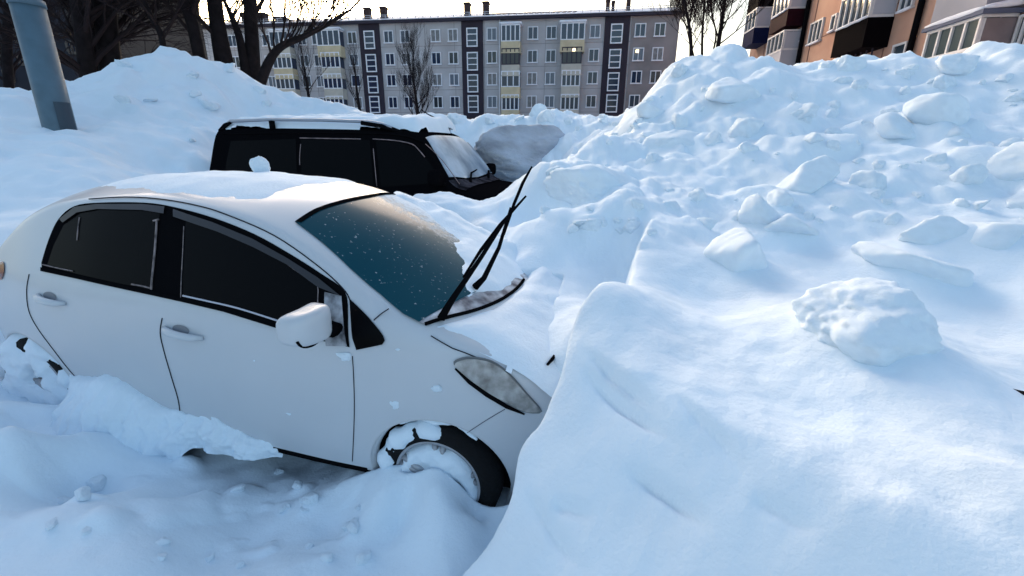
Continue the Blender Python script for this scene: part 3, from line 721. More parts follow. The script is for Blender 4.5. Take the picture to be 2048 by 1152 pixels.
def make_bvh():
    return BVHTree.FromPolygons(np.stack([GX, GY, GZ], -1).reshape(-1, 3).tolist(), QL)
GB = make_bvh()
def hit(u, v):
    p, n, i, dd = GB.ray_cast(Vector((0, 0, CAMZ)), ray(u, v)); return p, n
def ground_z(x, y):
    p, n, i, dd = GB.ray_cast(Vector((x, y, 30)), Vector((0, 0, -1))); return p.z if p else 0
for pts, dp_, wd_ in (([(1155, 690), (1205, 722), (1240, 748), (1290, 790), (1350, 850)], .016, .03), ([(1150, 725), (1210, 765), (1265, 805), (1310, 838), (1370, 890)], .018, .03),
                    ([(1235, 925), (1290, 945), (1340, 975), (1385, 1010), (1430, 1060)], .018, .03), ([(1500, 985), (1560, 1010), (1640, 1060)], .010, .025), ([(1340, 780), (1400, 830), (1450, 880), (1510, 960)], .010, .04),
                    ([(1045, 975), (1080, 1015), (1125, 1080), (1180, 1150)], .014, .05), ([(1100, 1000), (1140, 1005), (1190, 1030)], .012, .03)):
    groove(pts, dp_, wd_)
# a low apron of settled snow round each of the lumps placed further down
LUMP_AT = []
def apron(p, r, k=.30):
    mk = (np.abs(GX-p.x) < 3*r) & (np.abs(GY-p.y) < 3*r)
    if mk.any(): GZ[mk] += k*r*np.exp(-(((GX[mk]-p.x)**2+(GY[mk]-p.y)**2)/(1.15*r)**2))

# ================================================================== the long grey block of flats
WALLG = mat('grey_plaster', (.50, .475, .49), .9, var=(.35, .22, (.40, .36, .36)), bump=(6, .3, .02))
WALLG2 = mat('grey_plaster_dark', (.27, .235, .235), .9, var=(.5, .25), bump=(6, .3, .02))
STAIR = mat('dark_brown_panel', (.030, .020, .034), .85, var=(.8, .3))
WFRAME = mat('white_window_frame', (.80, .78, .82), .6, var=(2, .12))
PANE = mat('window_pane', (.012, .025, .06), .12, spec=.7)
PANE2 = mat('window_pane_curtained', (.12, .14, .18), .25, spec=.6)
PANE3 = mat('window_pane_lace', (.24, .23, .24), .3, spec=.5, var=(3, .5)); PANE4 = mat('window_pane_dim', (.035, .04, .05), .15, spec=.6)
BEIGE = mat('beige_panel', (.62, .50, .33), .85, var=(1.2, .2))
BEIGE2 = mat('grey_beige_panel', (.55, .49, .42), .85, var=(1.2, .2))
TAR = mat('dark_eave', (.035, .028, .045), .85)
CHIM = mat('sooty_brick', (.06, .035, .035), .95, var=(4, .4))
ROOFSNOW = mat('roof_snow', (.80, .80, .84), .8, var=(1.2, .12, (.66, .64, .72)), bump=(3, .5, .05))
LIT = mat('lit_room', (.5, .4, .3), .5, emit=((1, .75, .45), .9))
fa = R(8); FT = Vector((math.cos(fa), -math.sin(fa), 0)); FN = Vector((-math.sin(fa), -math.cos(fa), 0))
p0 = at(1100, 60, 58); FP = Vector((p0.x, p0.y, 0))
def fs(u, v): q = on_plane(u, v, FP, FN); return (q-FP).dot(FT)
def fz(u, v): return on_plane(u, v, FP, FN).z
FM = Matrix((FT, -FN, Vector((0, 0, 1)))).transposed().to_4x4(); FM.translation = FP
flats = thing('apartment_block', 'long five-storey grey apartment block with dark stairwell strips and snowy roof in the background', 'building'); flats.matrix_world = FM
# local axes: x along the facade, y into the building, z up
sL, sR = fs(395, 70), fs(1361, 30); zE = fz(1230, 33); DEP = 12
obj('wall', box_bm(((sL*.5+sR*.5, DEP/2, zE/2-1), (sR-sL, DEP, zE+2))), WALLG, flats, smooth=False)
sJ = fs(1262, 60)
obj('end_section_wall', box_bm(((sJ*.5+sR*.5, -.02, zE/2-1), (sR-sJ-.02, .1, zE+1.9))), WALLG2, flats, smooth=False)
bm = bmesh.new()
for zz_ in [(a+b)/2+.15 for a, b in zip([fz(1190, v) for v in (63.5, 111, 156, 203)], [fz(1190, v) for v in (111, 156, 203, 250)])]: add_box(bm, (sL*.5+sJ*.5, -.004, zz_), (sJ-sL, .03, .05))
for k in range(15): add_box(bm, (sL+(sJ-sL)*(k+.35)/15, -.006, zE/2-1), (.045, .03, zE+1.8))
obj('panel_joint', bm, mat('joint_grime', (.26, .235, .235), .95), flats, smooth=False)
bm = bmesh.new()
e = .5; rz = zE+.32
vs = [bm.verts.new(c) for c in ((sL-e, -.6, rz), (sR+e, -.6, rz), (sR+e, DEP/2, rz+1.9), (sL-e, DEP/2, rz+1.9), (sR+e, DEP+.6, rz), (sL-e, DEP+.6, rz), (sL-e, -.6, rz-.05), (sR+e, -.6, rz-.05), (sR+e, DEP+.6, rz-.05), (sL-e, DEP+.6, rz-.05))]
for f in ((0, 1, 2, 3), (3, 2, 4, 5), (0, 6, 7, 1), (1, 7, 8, 4, 2), (5, 9, 6, 0, 3), (4, 8, 9, 5), (6, 9, 8, 7)): bm.faces.new([vs[k] for k in f])
roof = obj('roof', bm, ROOFSNOW, flats, smooth=False)
obj('eave', box_bm(((sL*.5+sR*.5, DEP/2, zE+.12), (sR-sL+.9, DEP+1.0, .26))), TAR, roof, smooth=False)
# dark ribs of the metal roof where the snow has slid off
def roofpt(u, y): s = fs(u, 30); return Vector((s, y, rz+.02+1.9*(y+.6)/(DEP/2+.6)))
bm = bmesh.new()
for k in range(17):
    u = 968+k*11; a = roofpt(u, 1.4); b = roofpt(u+3, 4.6)
    q = [a, a+Vector((.34, 0, 0)), b+Vector((.34, 0, 0)), b]
    t_ = [bm.verts.new(x+Vector((0, 0, .03))) for x in q]+[bm.verts.new(x-Vector((0, 0, .1))) for x in q]
    for f in ((0, 1, 2, 3), (0, 4, 5, 1), (1, 5, 6, 2), (2, 6, 7, 3), (3, 7, 4, 0)): bm.faces.new([t_[i] for i in f])
obj('bare_roof_ribs', bm, TAR, roof, smooth=False)
bm = bmesh.new()                                                    # low snow-capped parapet rail along the eave
for k in range(64):
    s = sL+(sR-sL)*(k+.5)/64
    add_box(bm, (s, -.35, rz+.28), (.06, .06, .45))
add_box(bm, (sL*.5+sR*.5, -.35, rz+.50), (sR-sL, .05, .05)); add_box(bm, (sL*.5+sR*.5, -.35, rz+.30), (sR-sL, .04, .04))
obj('roof_railing', bm, mat('snowy_rail', (.5, .48, .52), .8), roof, smooth=False)
def chimney(u0, u1, vtop, vbot, y=1.5):
    a, b = fs(u0, vbot), fs(u1, vbot); z1 = fz((u0+u1)/2, vtop)+.25; z0 = rz
    c = obj('chimney', box_bm((((a+b)/2, y, (z0+z1)/2), (b-a, .9, z1-z0)), (((a+b)/2, y, z1+.08), ((b-a)*1.25, 1.1, .16))), CHIM, roof, smooth=False)
for q in ((721, 732, 17, 45), (754, 765, 15, 45), (924, 935, 7, 38), (962, 973, 5, 38), (1212, 1220, 0, 24), (1224, 1230, 4, 22), (1254, 1262, -8, 22), (475, 492, 27, 58), (505, 522, 28, 58), (541, 560, 36, 52)): chimney(*q)
ROWV = [(63.5, 0), (111, 1), (156, 2), (203, 3), (250, 4)]
ROWZ = [fz(1190, v) for v, _ in ROWV]
def wmesh(w_, h_, n, fr=.10, sn=True):
    """window frame ring with n-1 mullions, snow on the sill; and its panes"""
    bm = bmesh.new(); d = .12
    add_box(bm, (0, -.03, h_/2-fr/2), (w_, d, fr)); add_box(bm, (0, -.05, -h_/2+fr/2), (w_+.1, d+.1, fr*1.2))
    for s in (-1, 1): add_box(bm, (s*(w_/2-fr/2), -.03, 0), (fr, d-.01, h_-2*fr))
    for k in range(1, n): add_box(bm, (-w_/2+w_*k/n, -.028, 0), (fr*.8, d-.02, h_-2*fr))
    me = bpy.data.meshes.new('window'); bm.to_mesh(me); bm.free(); me.materials.append(WFRAME)
    bm = box_bm(((0, .0, 0), (w_-fr, .04, h_-fr))); pe = bpy.data.meshes.new('pane'); bm.to_mesh(pe); bm.free(); pe.materials.append(PANE)
    return me, pe
W2 = wmesh(1.22, 1.40, 2); W3 = wmesh(1.3, 2.5, 1)
def stairmesh():
    bm = bmesh.new(); w_, h_, fr = 1.35, 2.02, .13
    for z in (h_/2-fr/2, -h_/2+fr/2): add_box(bm, (0, -.03, z), (w_, .12, fr))
    for z in (h_/6, -h_/6): add_box(bm, (0, -.028, z), (w_-2*fr, .10, fr*.8))
    for s in (-1, 1): add_box(bm, (s*(w_/2-fr/2), -.03, 0), (fr, .11, h_-2*fr))
    me = bpy.data.meshes.new('stair_window'); bm.to_mesh(me); bm.free(); me.materials.append(WFRAME)
    bm = box_bm(((0, 0, 0), (w_-fr, .04, h_-fr))); pe = bpy.data.meshes.new('pane'); bm.to_mesh(pe); bm.free(); pe.materials.append(PANE); return me, pe
WS = stairmesh()
def put(name, mp, x, z, par, y=-.06, curt=False):
    o = bpy.data.objects.new(name, mp[0]); COL.objects.link(o); o.parent = par; o.location = (x, y, z)
    p = bpy.data.objects.new('pane', mp[1]); COL.objects.link(p); p.parent = o; p.location = (0, .01, 0)
    if curt and curt > .5: p.material_slots[0].link = 'OBJECT'; p.material_slots[0].material = PANE2 if curt > .82 else PANE3 if curt > .66 else PANE4
    return o
for u0, u1, uw in ((718, 759, 739), (923, 966, 944.5), (1209, 1259, 1233)):
    a, b = fs(u0, 60), fs(u1, 60); c = fs(uw, 68)
    st = obj('stairwell_strip', box_bm((((a+b)/2, -.05, zE/2-1), (b-a, .16, zE+1.95))), STAIR, flats, smooth=False)
    for v in (68, 118, 164, 207): put('stair_window', WS, c, fz(1233, v), st, -.15)
cols = [463, 532, 603, 632, 704, 777, 810, 871, 906, 984, 1066, 1103, 1190, 1280, 1319]
for u in cols:
    s = fs(u, 65)
    for r_ in range(5):
        if r_ == 4 and u > 700: continue
        put('window', W2, s, ROWZ[r_], flats, -.06 if u < 1262 else -.10, curt=rng.random())
def balcony(u, r_, wpx, glz, kind):
    """glz: glazing height, kind: colours"""
    s = fs(u, 65); w_ = abs(fs(u+wpx/2, 65)-fs(u-wpx/2, 65)); zc = ROWZ[r_]; dp = 1.1
    bot = zc-1.0
    pm = BEIGE if kind % 2 == 0 else BEIGE2
    b = obj('balcony', box_bm(((s, -dp/2-.06, bot-.55), (w_, dp, 1.1)), ((s, -dp/2-.06, bot-1.16), (w_+.06, dp+.06, .12))), pm, flats, smooth=False)
    n = 4 if kind != 2 else 3
    bm = bmesh.new(); h_ = 1.75; zt = bot+h_
    add_box(bm, (s, -dp-.02, zt-.06), (w_, .10, .12)); add_box(bm, (s, -dp-.02, bot+.05), (w_, .10, .10))
    for k in range(n+1): add_box(bm, (s-w_/2+.06+(w_-.12)*k/n, -dp-.02, (zt+bot)/2), (.12, .09, h_-.22))
    for sx_ in (-1, 1): add_box(bm, (s+sx_*(w_/2-.05), -dp/2-.06, zt-.06), (.10, dp-.1, .12))
    obj('balcony_frame', bm, WFRAME if kind != 3 else TAR, b, smooth=False)
    pn = obj('balcony_glazing', box_bm(((s, -dp/2-.05, (zt+bot)/2), (w_-.06, dp-.02, h_-.04))), PANE if kind < 3 else mat('dim_glazing', (.06, .06, .06), .3), b, smooth=False)
    if kind == 4 or r_ == 0: obj('snow_cap', box_bm(((s, -dp/2-.06, zt+.14), (w_+.3, dp+.25, .24)), bev=.08), ROOFSNOW, b)
for u, r_, wpx, k in ((664, 0, 46, 0), (664, 1, 38, 1), (664, 2, 38, 1), (664, 3, 36, 0), (1024, 0, 38, 0), (1024, 1, 36, 3), (1024, 2, 38, 2), (1024, 3, 36, 0), (1146, 0, 48, 0), (1146, 1, 40, 3), (1146, 2, 38, 1), (1146, 3, 38, 1),
                    (567, 0, 38, 1), (567, 1, 38, 0), (567, 2, 38, 1), (567, 3, 38, 0)):
    balcony(u, r_, wpx, 1.7, k)
obj('downpipe', tube_bm([(fs(1000, 60), -.2, zE), (fs(1000, 60), -.2, 0)], .09, 8), WFRAME, flats)
# two windows with a lamp burning behind the glass
for u, v in ((1148, 104), (1274, 103)):
    s, z = fs(u, v), fz(u, v)
    obj('ceiling_lamp', lathe_bm([(.02, -.14), (.22, -.13), (.24, -.12), (.02, -.11)], 12) if False else box_bm(((s, -.20 if u > 1200 else -1.18, z), (.34, .05, .30)), bev=.05), LIT, flats)

# ================================================================== the peach-coloured block on the right
PEACH = mat('peach_render', (.50, .29, .205), .9, var=(.6, .35, (.40, .21, .15)), bump=(9, .4, .02))
RB_D = Vector((.137, 1, 0)).normalized(); RB_N = Vector((-RB_D.y, RB_D.x, 0))
RB_P = Vector((18.5, 22, 0)); BP = RB_P+RB_N*1.2
RM = Matrix((RB_D, -RB_N, Vector((0, 0, 1)))).transposed().to_4x4(); RM.translation = RB_P
rb = thing('peach_apartment_block', 'peach-coloured apartment block with white-framed balconies and dark downpipes behind the high snow bank', 'building'); rb.matrix_world = RM; RMI = RM.inverted()
def rw(u, v): return RMI @ on_plane(u, v, RB_P, RB_N)
def rf(u, v): return RMI @ on_plane(u, v, BP, RB_N)
def flip(bm):
    return bm
xa, xb = -14, rf(1486, 60).x+1.0
rwl = obj('wall', box_bm((((xa+xb)/2, 6.0, 8), (xb-xa, 12, 17))), PEACH, rb, smooth=False)
bm = bmesh.new()
for z in (5.75, 8.55): add_box(bm, ((xa+xb)/2, -.01, z), (xb-xa, .05, .05))
for k in range(9): add_box(bm, (xa+(xb-xa)*k/9+.7, -.012, 8), (.05, .05, 16.9))
obj('panel_joint', bm, mat('joint_mortar', (.22, .13, .10), .95), rwl, smooth=False)
obj('plinth', box_bm((((xa+xb)/2, -.02, 1.2), (xb-xa+.1, .3, 3.6))), mat('brick_plinth', (.24, .12, .10), .9, var=(2, .3)), rb, smooth=False)
WFR = mat('white_plastic_frame', (.66, .62, .62), .5, var=(3, .1)); PANER = mat('dark_pane', (.03, .045, .06), .10, spec=.8)
GREYP = mat('grey_sheet', (.24, .245, .30), .6, var=(.8, .15)); DARKP = mat('dark_brown_sheet', (.003, .002, .003), .9, spec=.03); REDP = mat('dark_red_sheet', (.022, .003, .008), .8, spec=.1, var=(2, .4)); BLUEP = mat('dark_blue_sheet', (.005, .010, .05), .8, spec=.1, var=(2, .4)); PALEP = mat('pale_sheet', (.42, .41, .46), .6, var=(1, .1))
def rbalc(x0, x1, z0, z1, z2, pm, n, endpm, label=None, frame=WFR, glass=PANER, snow=True, solid_end=True):
    """x0 near end, x1 far end along the facade; parapet z0-z1, glazing z1-z2"""
    w_ = x1-x0; c = (x0+x1)/2; d = 1.2
    b = obj('balcony', box_bm(((c, -d/2, (z0+z1)/2), (w_, d-.01, z1-z0))), pm, rb, smooth=False)
    if z2 > z1:
        bm = bmesh.new(); h = z2-z1
        add_box(bm, (c, -d+.02, z2-.05), (w_+.02, .09, .10)); add_box(bm, (c, -d+.02, z1+.06), (w_+.02, .09, .12))
        for k in range(n+1): add_box(bm, (x0+.04+(w_-.08)*k/n, -d+.022, (z1+z2)/2), (.085, .08, h-.22))
        for k in range(3): add_box(bm, (x0+.02, -d+.06+(d-.12)*k/2+(0.05 if k == 0 else 0), (z1+z2)/2), (.07, .07, h-.24))
        add_box(bm, (x0+.02, -d/2, z2-.05), (.09, d-.12, .10)); add_box(bm, (x0+.02, -d/2, z1+.06), (.09, d-.12, .12))
        obj('balcony_frame', bm, frame, b, smooth=False)
        obj('balcony_glazing', box_bm(((c, -d/2+.02, (z1+z2)/2), (w_-.06, d-.08, h-.04))), glass, b, smooth=False)
        if endpm: obj('end_panel', box_bm(((x0+.0, -d/2+.03, (z1+z2)/2), (.06, d-.22, h-.26))), endpm, b, smooth=False)
    if snow:
        bm = bmesh.new(); pts = [(x0+w_*k/8, -d-.03, (z1 if z2 > z1 else z1)+.05) for k in range(9)]
        obj('snow_ledge', tube_bm([(x, y, z+.015*math.sin(k*2.1)) for k, (x, y, z) in enumerate(pts)], [.03]+[.06, .075, .06, .07, .08, .065, .06]+[.03], 8), ROOFSNOW, b)
    return b
A0, A1 = rf(1957, 60).x, rf(1849, 90).x
zb = rf(1850, 123).z; zt = rf(1850, 66).z
rbalc(A0, A1, zb-1.2, zb, zt, BLUEP, 4, mat('dun_sheet', (.20, .155, .16), .7, var=(2, .2)), snow=False, glass=mat('grey_green_pane', (.05, .07, .075), .15, spec=.7))
bA = rbalc(A0, A1, zt+.20, zt+1.5, zt+1.5, GREYP, 4, None, snow=False)
bm = bmesh.new(); add_box(bm, ((A0+A1)/2, -.62, zt+.07), (A1-A0+.35, 1.45, .14)); obj('canopy', bm, mat('canopy_blue_grey', (.07, .085, .14), .7), bA, smooth=False)
obj('snow_ledge', tube_bm([(A0-.1+(A1-A0+.2)*k/8, -1.28, zt+.19) for k in range(9)], [.05, .09, .10, .11, .10, .11, .09, .07, .04], 8), ROOFSNOW, bA)
obj('snow_ledge', tube_bm([(A0-.12, -1.28+1.2*k/5, zt+.2+.03*k) for k in range(6)], [.06, .09, .10, .12, .12, .10], 8), ROOFSNOW, bA)
B0, B1 = rf(1731, 60).x, rf(1672, 60).x
z1 = rf(1731, 37).z; z0 = rf(1731, 92).z
bB = rbalc(B0, B1, z0, z1, z1+1.55, DARKP, 5, PALEP)
for k in range(6): obj('balcony_bracket', box_bm(((B0+.3+k*(B1-B0-.5)/5, -.5, z0-.25), (.06, .06, .5))), TAR, bB, smooth=False)
C0, C1 = rf(1573, 40).x, rf(1541, 50).x
z1 = rf(1573, 20).z; z0 = rf(1573, 50).z
rbalc(C0, C1, z0, z1, z1+1.6, REDP, 4, PALEP)
rbalc(C0, C1, z0-2.75, z0-1.55, z0-.25, PALEP, 4, PALEP, snow=False)
D0, D1 = rf(1508, 60).x, rf(1490, 70).x+.4
z1 = rf(1508, 56).z; z0 = rf(1508, 84).z
rbalc(D0, D1, z0, z1, z1+1.5, BLUEP, 3, PALEP, snow=False)
rbalc(D0, D1, z1+1.55, z1+2.9, z1+2.9, DARKP, 3, None, snow=False)
def rwin(u0, u1, v0, v1, n=2, snow=True):
    a, b = rw(u0, (v0+v1)/2), rw(u1, (v0+v1)/2); x0, x1 = min(a.x, b.x), max(a.x, b.x); um = (u0+u1)/2
    z1, z0 = rw(um, v0).z, rw(um, v1).z; w_ = x1-x0; h = z1-z0; c = ((x0+x1)/2, 0, (z0+z1)/2)
    bm = bmesh.new(); fr = .09
    add_box(bm, (c[0], -.05, z1-fr/2), (w_, .16, fr)); add_box(bm, (c[0], -.07, z0+fr/2), (w_+.1, .22, fr))
    for k in range(n+1): add_box(bm, (x0+fr/2+(w_-fr)*k/n, -.05, c[2]), (fr, .14, h-2*fr))
    o = obj('window', bm, WFR, rb, smooth=False)
    obj('pane', box_bm(((c[0], -.02, c[2]), (w_-.1, .06, h-.1))), PANER, o, smooth=False)
    if snow: obj('snow_ledge', tube_bm([(x0-.05+(w_+.1)*k/5, -.16, z0+.02) for k in range(6)], [.03, .06, .07, .07, .06, .03], 8), ROOFSNOW, o)
rwin(1622, 1645, 43, 85, 3)
rwin(1664, 1674, 30, 62, 1)
rwin(1808, 1834, -40, 18, 2)
rwin(1786, 1812, 88, 135, 1, False)
rwin(1597, 1606, 58, 84, 1, False)
rwin(2034, 2062, 30, 110, 2, False)
for x_ in (-8.2, -10.8, -13.0):                                     # the nearer windows, just outside the frame
    for z_ in (4.4, 7.2, 10.0, 12.8):
        bm = bmesh.new(); w_, h_ = 1.5, 1.45
        for zz_ in (-1, 1): add_box(bm, (x_, -.05, z_+zz_*(h_/2-.045)), (w_, .16, .09))
        for k in range(3): add_box(bm, (x_-w_/2+.045+(w_-.09)*k/2, -.05, z_), (.09, .14, h_-.18))
        o = obj('window', bm, WFR, rb, smooth=False)
        obj('pane', box_bm(((x_, -.02, z_), (w_-.1, .06, h_-.1))), PANER, o, smooth=False)
for u, v in ((1616, 40), (1842, 40)):
    x = rw(u, v).x
    obj('downpipe', tube_bm([(x, -.16, 17), (x, -.16, 2)], .13 if u > 1700 else .14, 10), BLACKTRIM, rb)

# ================================================================== the dark building behind the trees on the left
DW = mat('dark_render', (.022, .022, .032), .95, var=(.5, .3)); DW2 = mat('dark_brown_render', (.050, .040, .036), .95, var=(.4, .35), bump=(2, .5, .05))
c0 = at(229, 60, 26); c1 = at(400, 30, 37)
lt = Vector((c1.x-c0.x, c1.y-c0.y, 0)); LW = lt.length; lt.normalize()
db = thing('dark_apartment_block', 'dark shaded apartment block behind the bare trees left of the snow heap', 'building', (c0.x, c0.y, 0)); 
db.rotation_euler = (0, 0, math.atan2(lt.y, lt.x)); bpy.context.view_layer.update()
DBM = Matrix.Translation((c0.x, c0.y, 0)) @ Matrix.Rotation(math.atan2(lt.y, lt.x), 4, 'Z'); DBI = DBM.inverted()
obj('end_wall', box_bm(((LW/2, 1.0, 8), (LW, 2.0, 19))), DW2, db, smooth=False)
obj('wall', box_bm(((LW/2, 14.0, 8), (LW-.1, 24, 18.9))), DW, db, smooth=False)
fdir = DBM.to_3x3() @ Vector((0, 1, 0)); fnor = DBM.to_3x3() @ Vector((-1, 0, 0))
DFRAME = mat('dim_window_frame', (.10, .085, .075), .8, spec=.1)
for u, v, hw, hh in ((22, 24, 9, 12), (38, 72, 9, 12), (4, 108, 9, 13), (48, 118, 9, 11), (18, 150, 8, 12), (145, 95, 9, 11), (165, 60, 9, 11)):
    c = on_plane(u, v, c0, fnor); l = DBI @ c; s1 = abs((DBI @ on_plane(u+hw, v, c0, fnor)).y-l.y); s2 = abs((DBI @ on_plane(u, v+hh, c0, fnor)).z-l.z)
    bm = bmesh.new(); add_box(bm, (-.03, l.y, l.z-s2), (.14, 2*s1, .12)); add_box(bm, (-.03, l.y, l.z+s2), (.12, 2*s1, .10))
    for k in (-1, 0, 1): add_box(bm, (-.03, l.y+k*s1, l.z), (.11, .10, 2*s2-.1))
    o = obj('window', bm, DFRAME, db, smooth=False)
    obj('pane', box_bm(((.02, l.y, l.z), (.06, 2*s1-.1, 2*s2-.1))), PANE, o, smooth=False)

# ================================================================== the painted lamp post
pb = hit(108, 246)[0] if hit(108, 246)[0] else at(110, 240, 6.2)
PY = 6.1
pl, pr_ = at(82, 225, PY), at(141, 225, PY); pt = at(52, 0, PY)
pr0 = (pr_.x-pl.x)/2*.90; base = Vector(((pl.x+pr_.x)/2, PY, 1.0)); lean = (pt.x-(pl.x+pr_.x)/2)/(pt.z-pl.z)
lpost = thing('lamp_post', 'thick blue-grey painted lamp post standing in the snow at the foot of the left heap', 'lamp post', base)
def lp(z): return Vector((lean*(z-(pl.z))-0, 0, z-base.z))
zj = at(52, 8, PY).z
obj('base_section', tube_bm([lp(-.2), lp(zj)], [pr0*1.03, pr0*.93], 28), GALV, lpost)
obj('collar', tube_bm([lp(zj-.02), lp(zj+.05)], [pr0*1.0, pr0*.97], 28), GALV, lpost)
obj('upper_section', tube_bm([lp(zj+.05), lp(zj+4.5)], [pr0*.86, pr0*.6], 24), GALV, lpost)
bm = bmesh.new(); HZ = [at(130, v, PY).z for v in (250, 205)]; rows = []
for z in (HZ[0]-.3, HZ[0]-.1, HZ[1]-.05, HZ[1]):
    rows.append([bm.verts.new(lp(z)+Vector((pr0*1.045*math.cos(R(a)), pr0*1.045*math.sin(R(a)), 0))) for a in range(-46, 20, 6)])
for r0, r1 in zip(rows, rows[1:]):
    for k in range(len(r0)-1): bm.faces.new((r0[k], r0[k+1], r1[k+1], r1[k]))
obj('service_hatch', bm, mat('hatch_paint', (.03, .055, .08), .6), lpost)

# ================================================================== bare trees
RMIN = [.0045]
def grow(bm, p, d, r, L, lev, rnd, spread=.6, upb=.25, ch=(2, 4), seg=5):
    pts = [p.copy()]; rr = [r]; dd = d.normalized(); tips = []
    for k in range(seg):
        dd = (dd+Vector((rnd.uniform(-1, 1), rnd.uniform(-1, 1), rnd.uniform(-1, 1)))*.14+Vector((0, 0, upb*.25))).normalized()
        p = p+dd*L/seg; pts.append(p.copy()); rr.append(r*(1-.68*(k+1)/seg)); tips.append((p.copy(), dd.copy(), rr[-1]))
    tube_bm(pts, rr, 6 if r > .03 else 4, bm, cap=False)
    if lev > 0:
        for q, e_, r_ in tips[1:]:
            for _ in range(rnd.randint(*ch)-1):
                ax = Vector((rnd.uniform(-1, 1), rnd.uniform(-1, 1), rnd.uniform(-.4, .8)))
                nd = (e_+ax*spread+Vector((0, 0, upb))).normalized()
                grow(bm, q, nd, max(r_*rnd.uniform(.45, .75), RMIN[0]), L*rnd.uniform(.45, .72), lev-1, rnd, spread, upb, ch, max(3, seg-1))
def bare_tree(name, label, pts, rads, seed, lev=3, L=1.4, brn=10, spread=.7, upb=.2, group=None, from_=.25, cat='tree', bm_twig=TWIG, down=True, r0=.35):
    """trunk along given points, limbs from its upper part"""
    rnd = random.Random(seed); P = smooth_poly(pts, 5, False)
    b0 = P[0].copy(); b0.z = ground_z(b0.x, b0.y)-.25
    if down and P[0].z > b0.z+.05: P = [Vector((P[0].x, P[0].y, b0.z))]+P
    n = len(P); rr = [np.interp(i/(n-1), np.linspace(0, 1, len(rads)), rads) for i in range(n)]
    t = thing(name, label, cat, b0, group)
    obj('trunk', tube_bm([p-b0 for p in P], rr, 10), BARK, t)
    bm = bmesh.new()
    for k in range(brn):
        i = int(n*(from_+(1-from_)*(k+.5)/brn)); i = min(i, n-2); d = (P[i+1]-P[i]).normalized()
        ax = Vector((rnd.uniform(-1, 1), rnd.uniform(-1, 1), rnd.uniform(-.1, .7)))
        grow(bm, P[i]-b0, (d*.5+ax*spread).normalized(), max(rr[i]*r0, .012), L*rnd.uniform(.6, 1.1), lev, rnd, .6, upb)
    grow(bm, P[-1]-b0, (P[-1]-P[-2]), rr[-1], L, lev, rnd, .6, upb)
    obj('crown', bm, bm_twig, t)
    return t
def A(Y, *uv): return [at(u, v, Y) for u, v in uv]
def pr(px, Y): return px/882*Y*.95/2
bare_tree('bare_tree', 'broad dark tree trunk between the lamp post and the snow heap', A(13, (222, 150), (214, 60), (205, -60), (190, -200)), [pr(36, 13), pr(33, 13), pr(28, 13)], 1, 3, 2.6, 12, upb=-.05)
bare_tree('bare_tree', 'dark trunk with a dense thicket of drooping branches right beside the lamp post', A(12.5, (178, 160), (165, 60), (150, -40), (140, -160)), [pr(28, 12.5), pr(24, 12.5), pr(16, 12.5)], 2, 3, 2.6, 34, upb=-.2, from_=.05)
bare_tree('bare_tree', 'slender dark tree with tangled twigs just left of the broad trunk behind the lamp post', A(14, (196, 160), (186, 80), (182, 0), (176, -120)), [pr(18, 14), pr(16, 14), pr(10, 14)], 31, 3, 2.4, 26, upb=-.1, from_=.05)
bare_tree('bare_tree', 'dark tree with low tangled twigs left of the lamp post', A(16, (20, 200), (14, 100), (18, 0), (24, -120)), [pr(16, 16), pr(14, 16), pr(9, 16)], 33, 3, 2.6, 24, upb=-.05, from_=.1)
bare_tree('bare_tree', 'slim dark trunk leaning left, close behind the top of the snow heap', A(13, (399, 115), (385, 50), (367, -5), (345, -120)), [pr(21, 13), pr(20, 13), pr(15, 13)], 3, 3, 2.5, 9, upb=-.05)
bare_tree('bare_tree', 'thick dark trunk in front of the gap of bright sky', A(13.5, (452, 140), (440, 80), (429, 0), (420, -120)), [pr(36, 13.5), pr(27, 13.5), pr(21, 13.5)], 4, 3, 1.8, 6, from_=.35, upb=0)
bare_tree('bare_tree', 'thick upright trunk in front of the left end of the grey block', A(14, (508, 170), (505, 100), (500, 0), (500, -120)), [pr(28, 14), pr(24, 14), pr(20, 14)], 5, 3, 1.6, 4, from_=.5, upb=.1)
bare_tree('bare_tree', 'thin forked stem between the two thickest trunks', A(13.8, (492, 150), (480, 80), (466, 40), (455, 15)), [pr(18, 13.8), pr(13, 13.8), pr(7, 13.8)], 6, 2, .9, 5, from_=.5)
lt_ = bare_tree('bare_tree', 'leaning tree with a long branch of upright twigs reaching across the grey block', A(13, (515, 185), (535, 130), (560, 95), (605, 74), (650, 52), (700, 20)), [pr(22, 13), pr(15, 13), pr(9, 13), pr(4, 13)], 7, 3, 1.35, 22, from_=.3, upb=.55, spread=.6)
bare_tree('bare_tree', 'bare branches spreading in front of the dark block above the heap', A(12, (330, 125), (322, 70), (300, 30), (270, -40)), [pr(11, 12), pr(10, 12), pr(7, 12)], 8, 3, 2.2, 12, from_=.2, upb=-.1)
bare_tree('bare_sapling', 'thin grey sapling in front of the first stairwell strip of the grey block', A(34, (722, 235), (714, 185), (711, 150)), [pr(7, 34), pr(5, 34), pr(2, 34)], 9, 2, 1.4, 9, upb=.3)
bare_tree('bare_sapling', 'small bare sapling in front of the yellow balconies of the grey block', A(34, (622, 225), (614, 170), (608, 130)), [pr(7, 34), pr(5, 34), pr(2, 34)], 10, 2, 1.6, 10, upb=.3)
for k, (du, lab) in enumerate(((0, 'tall twiggy grey shrub in front of the grey block behind the dark car'), )):
    t = bare_tree('bare_shrub', lab, A(33, (838, 245), (832, 200), (826, 150)), [pr(8, 33), pr(6, 33), pr(2, 33)], 11, 3, 1.7, 22, upb=.35, from_=.05, cat='shrub', spread=.9)
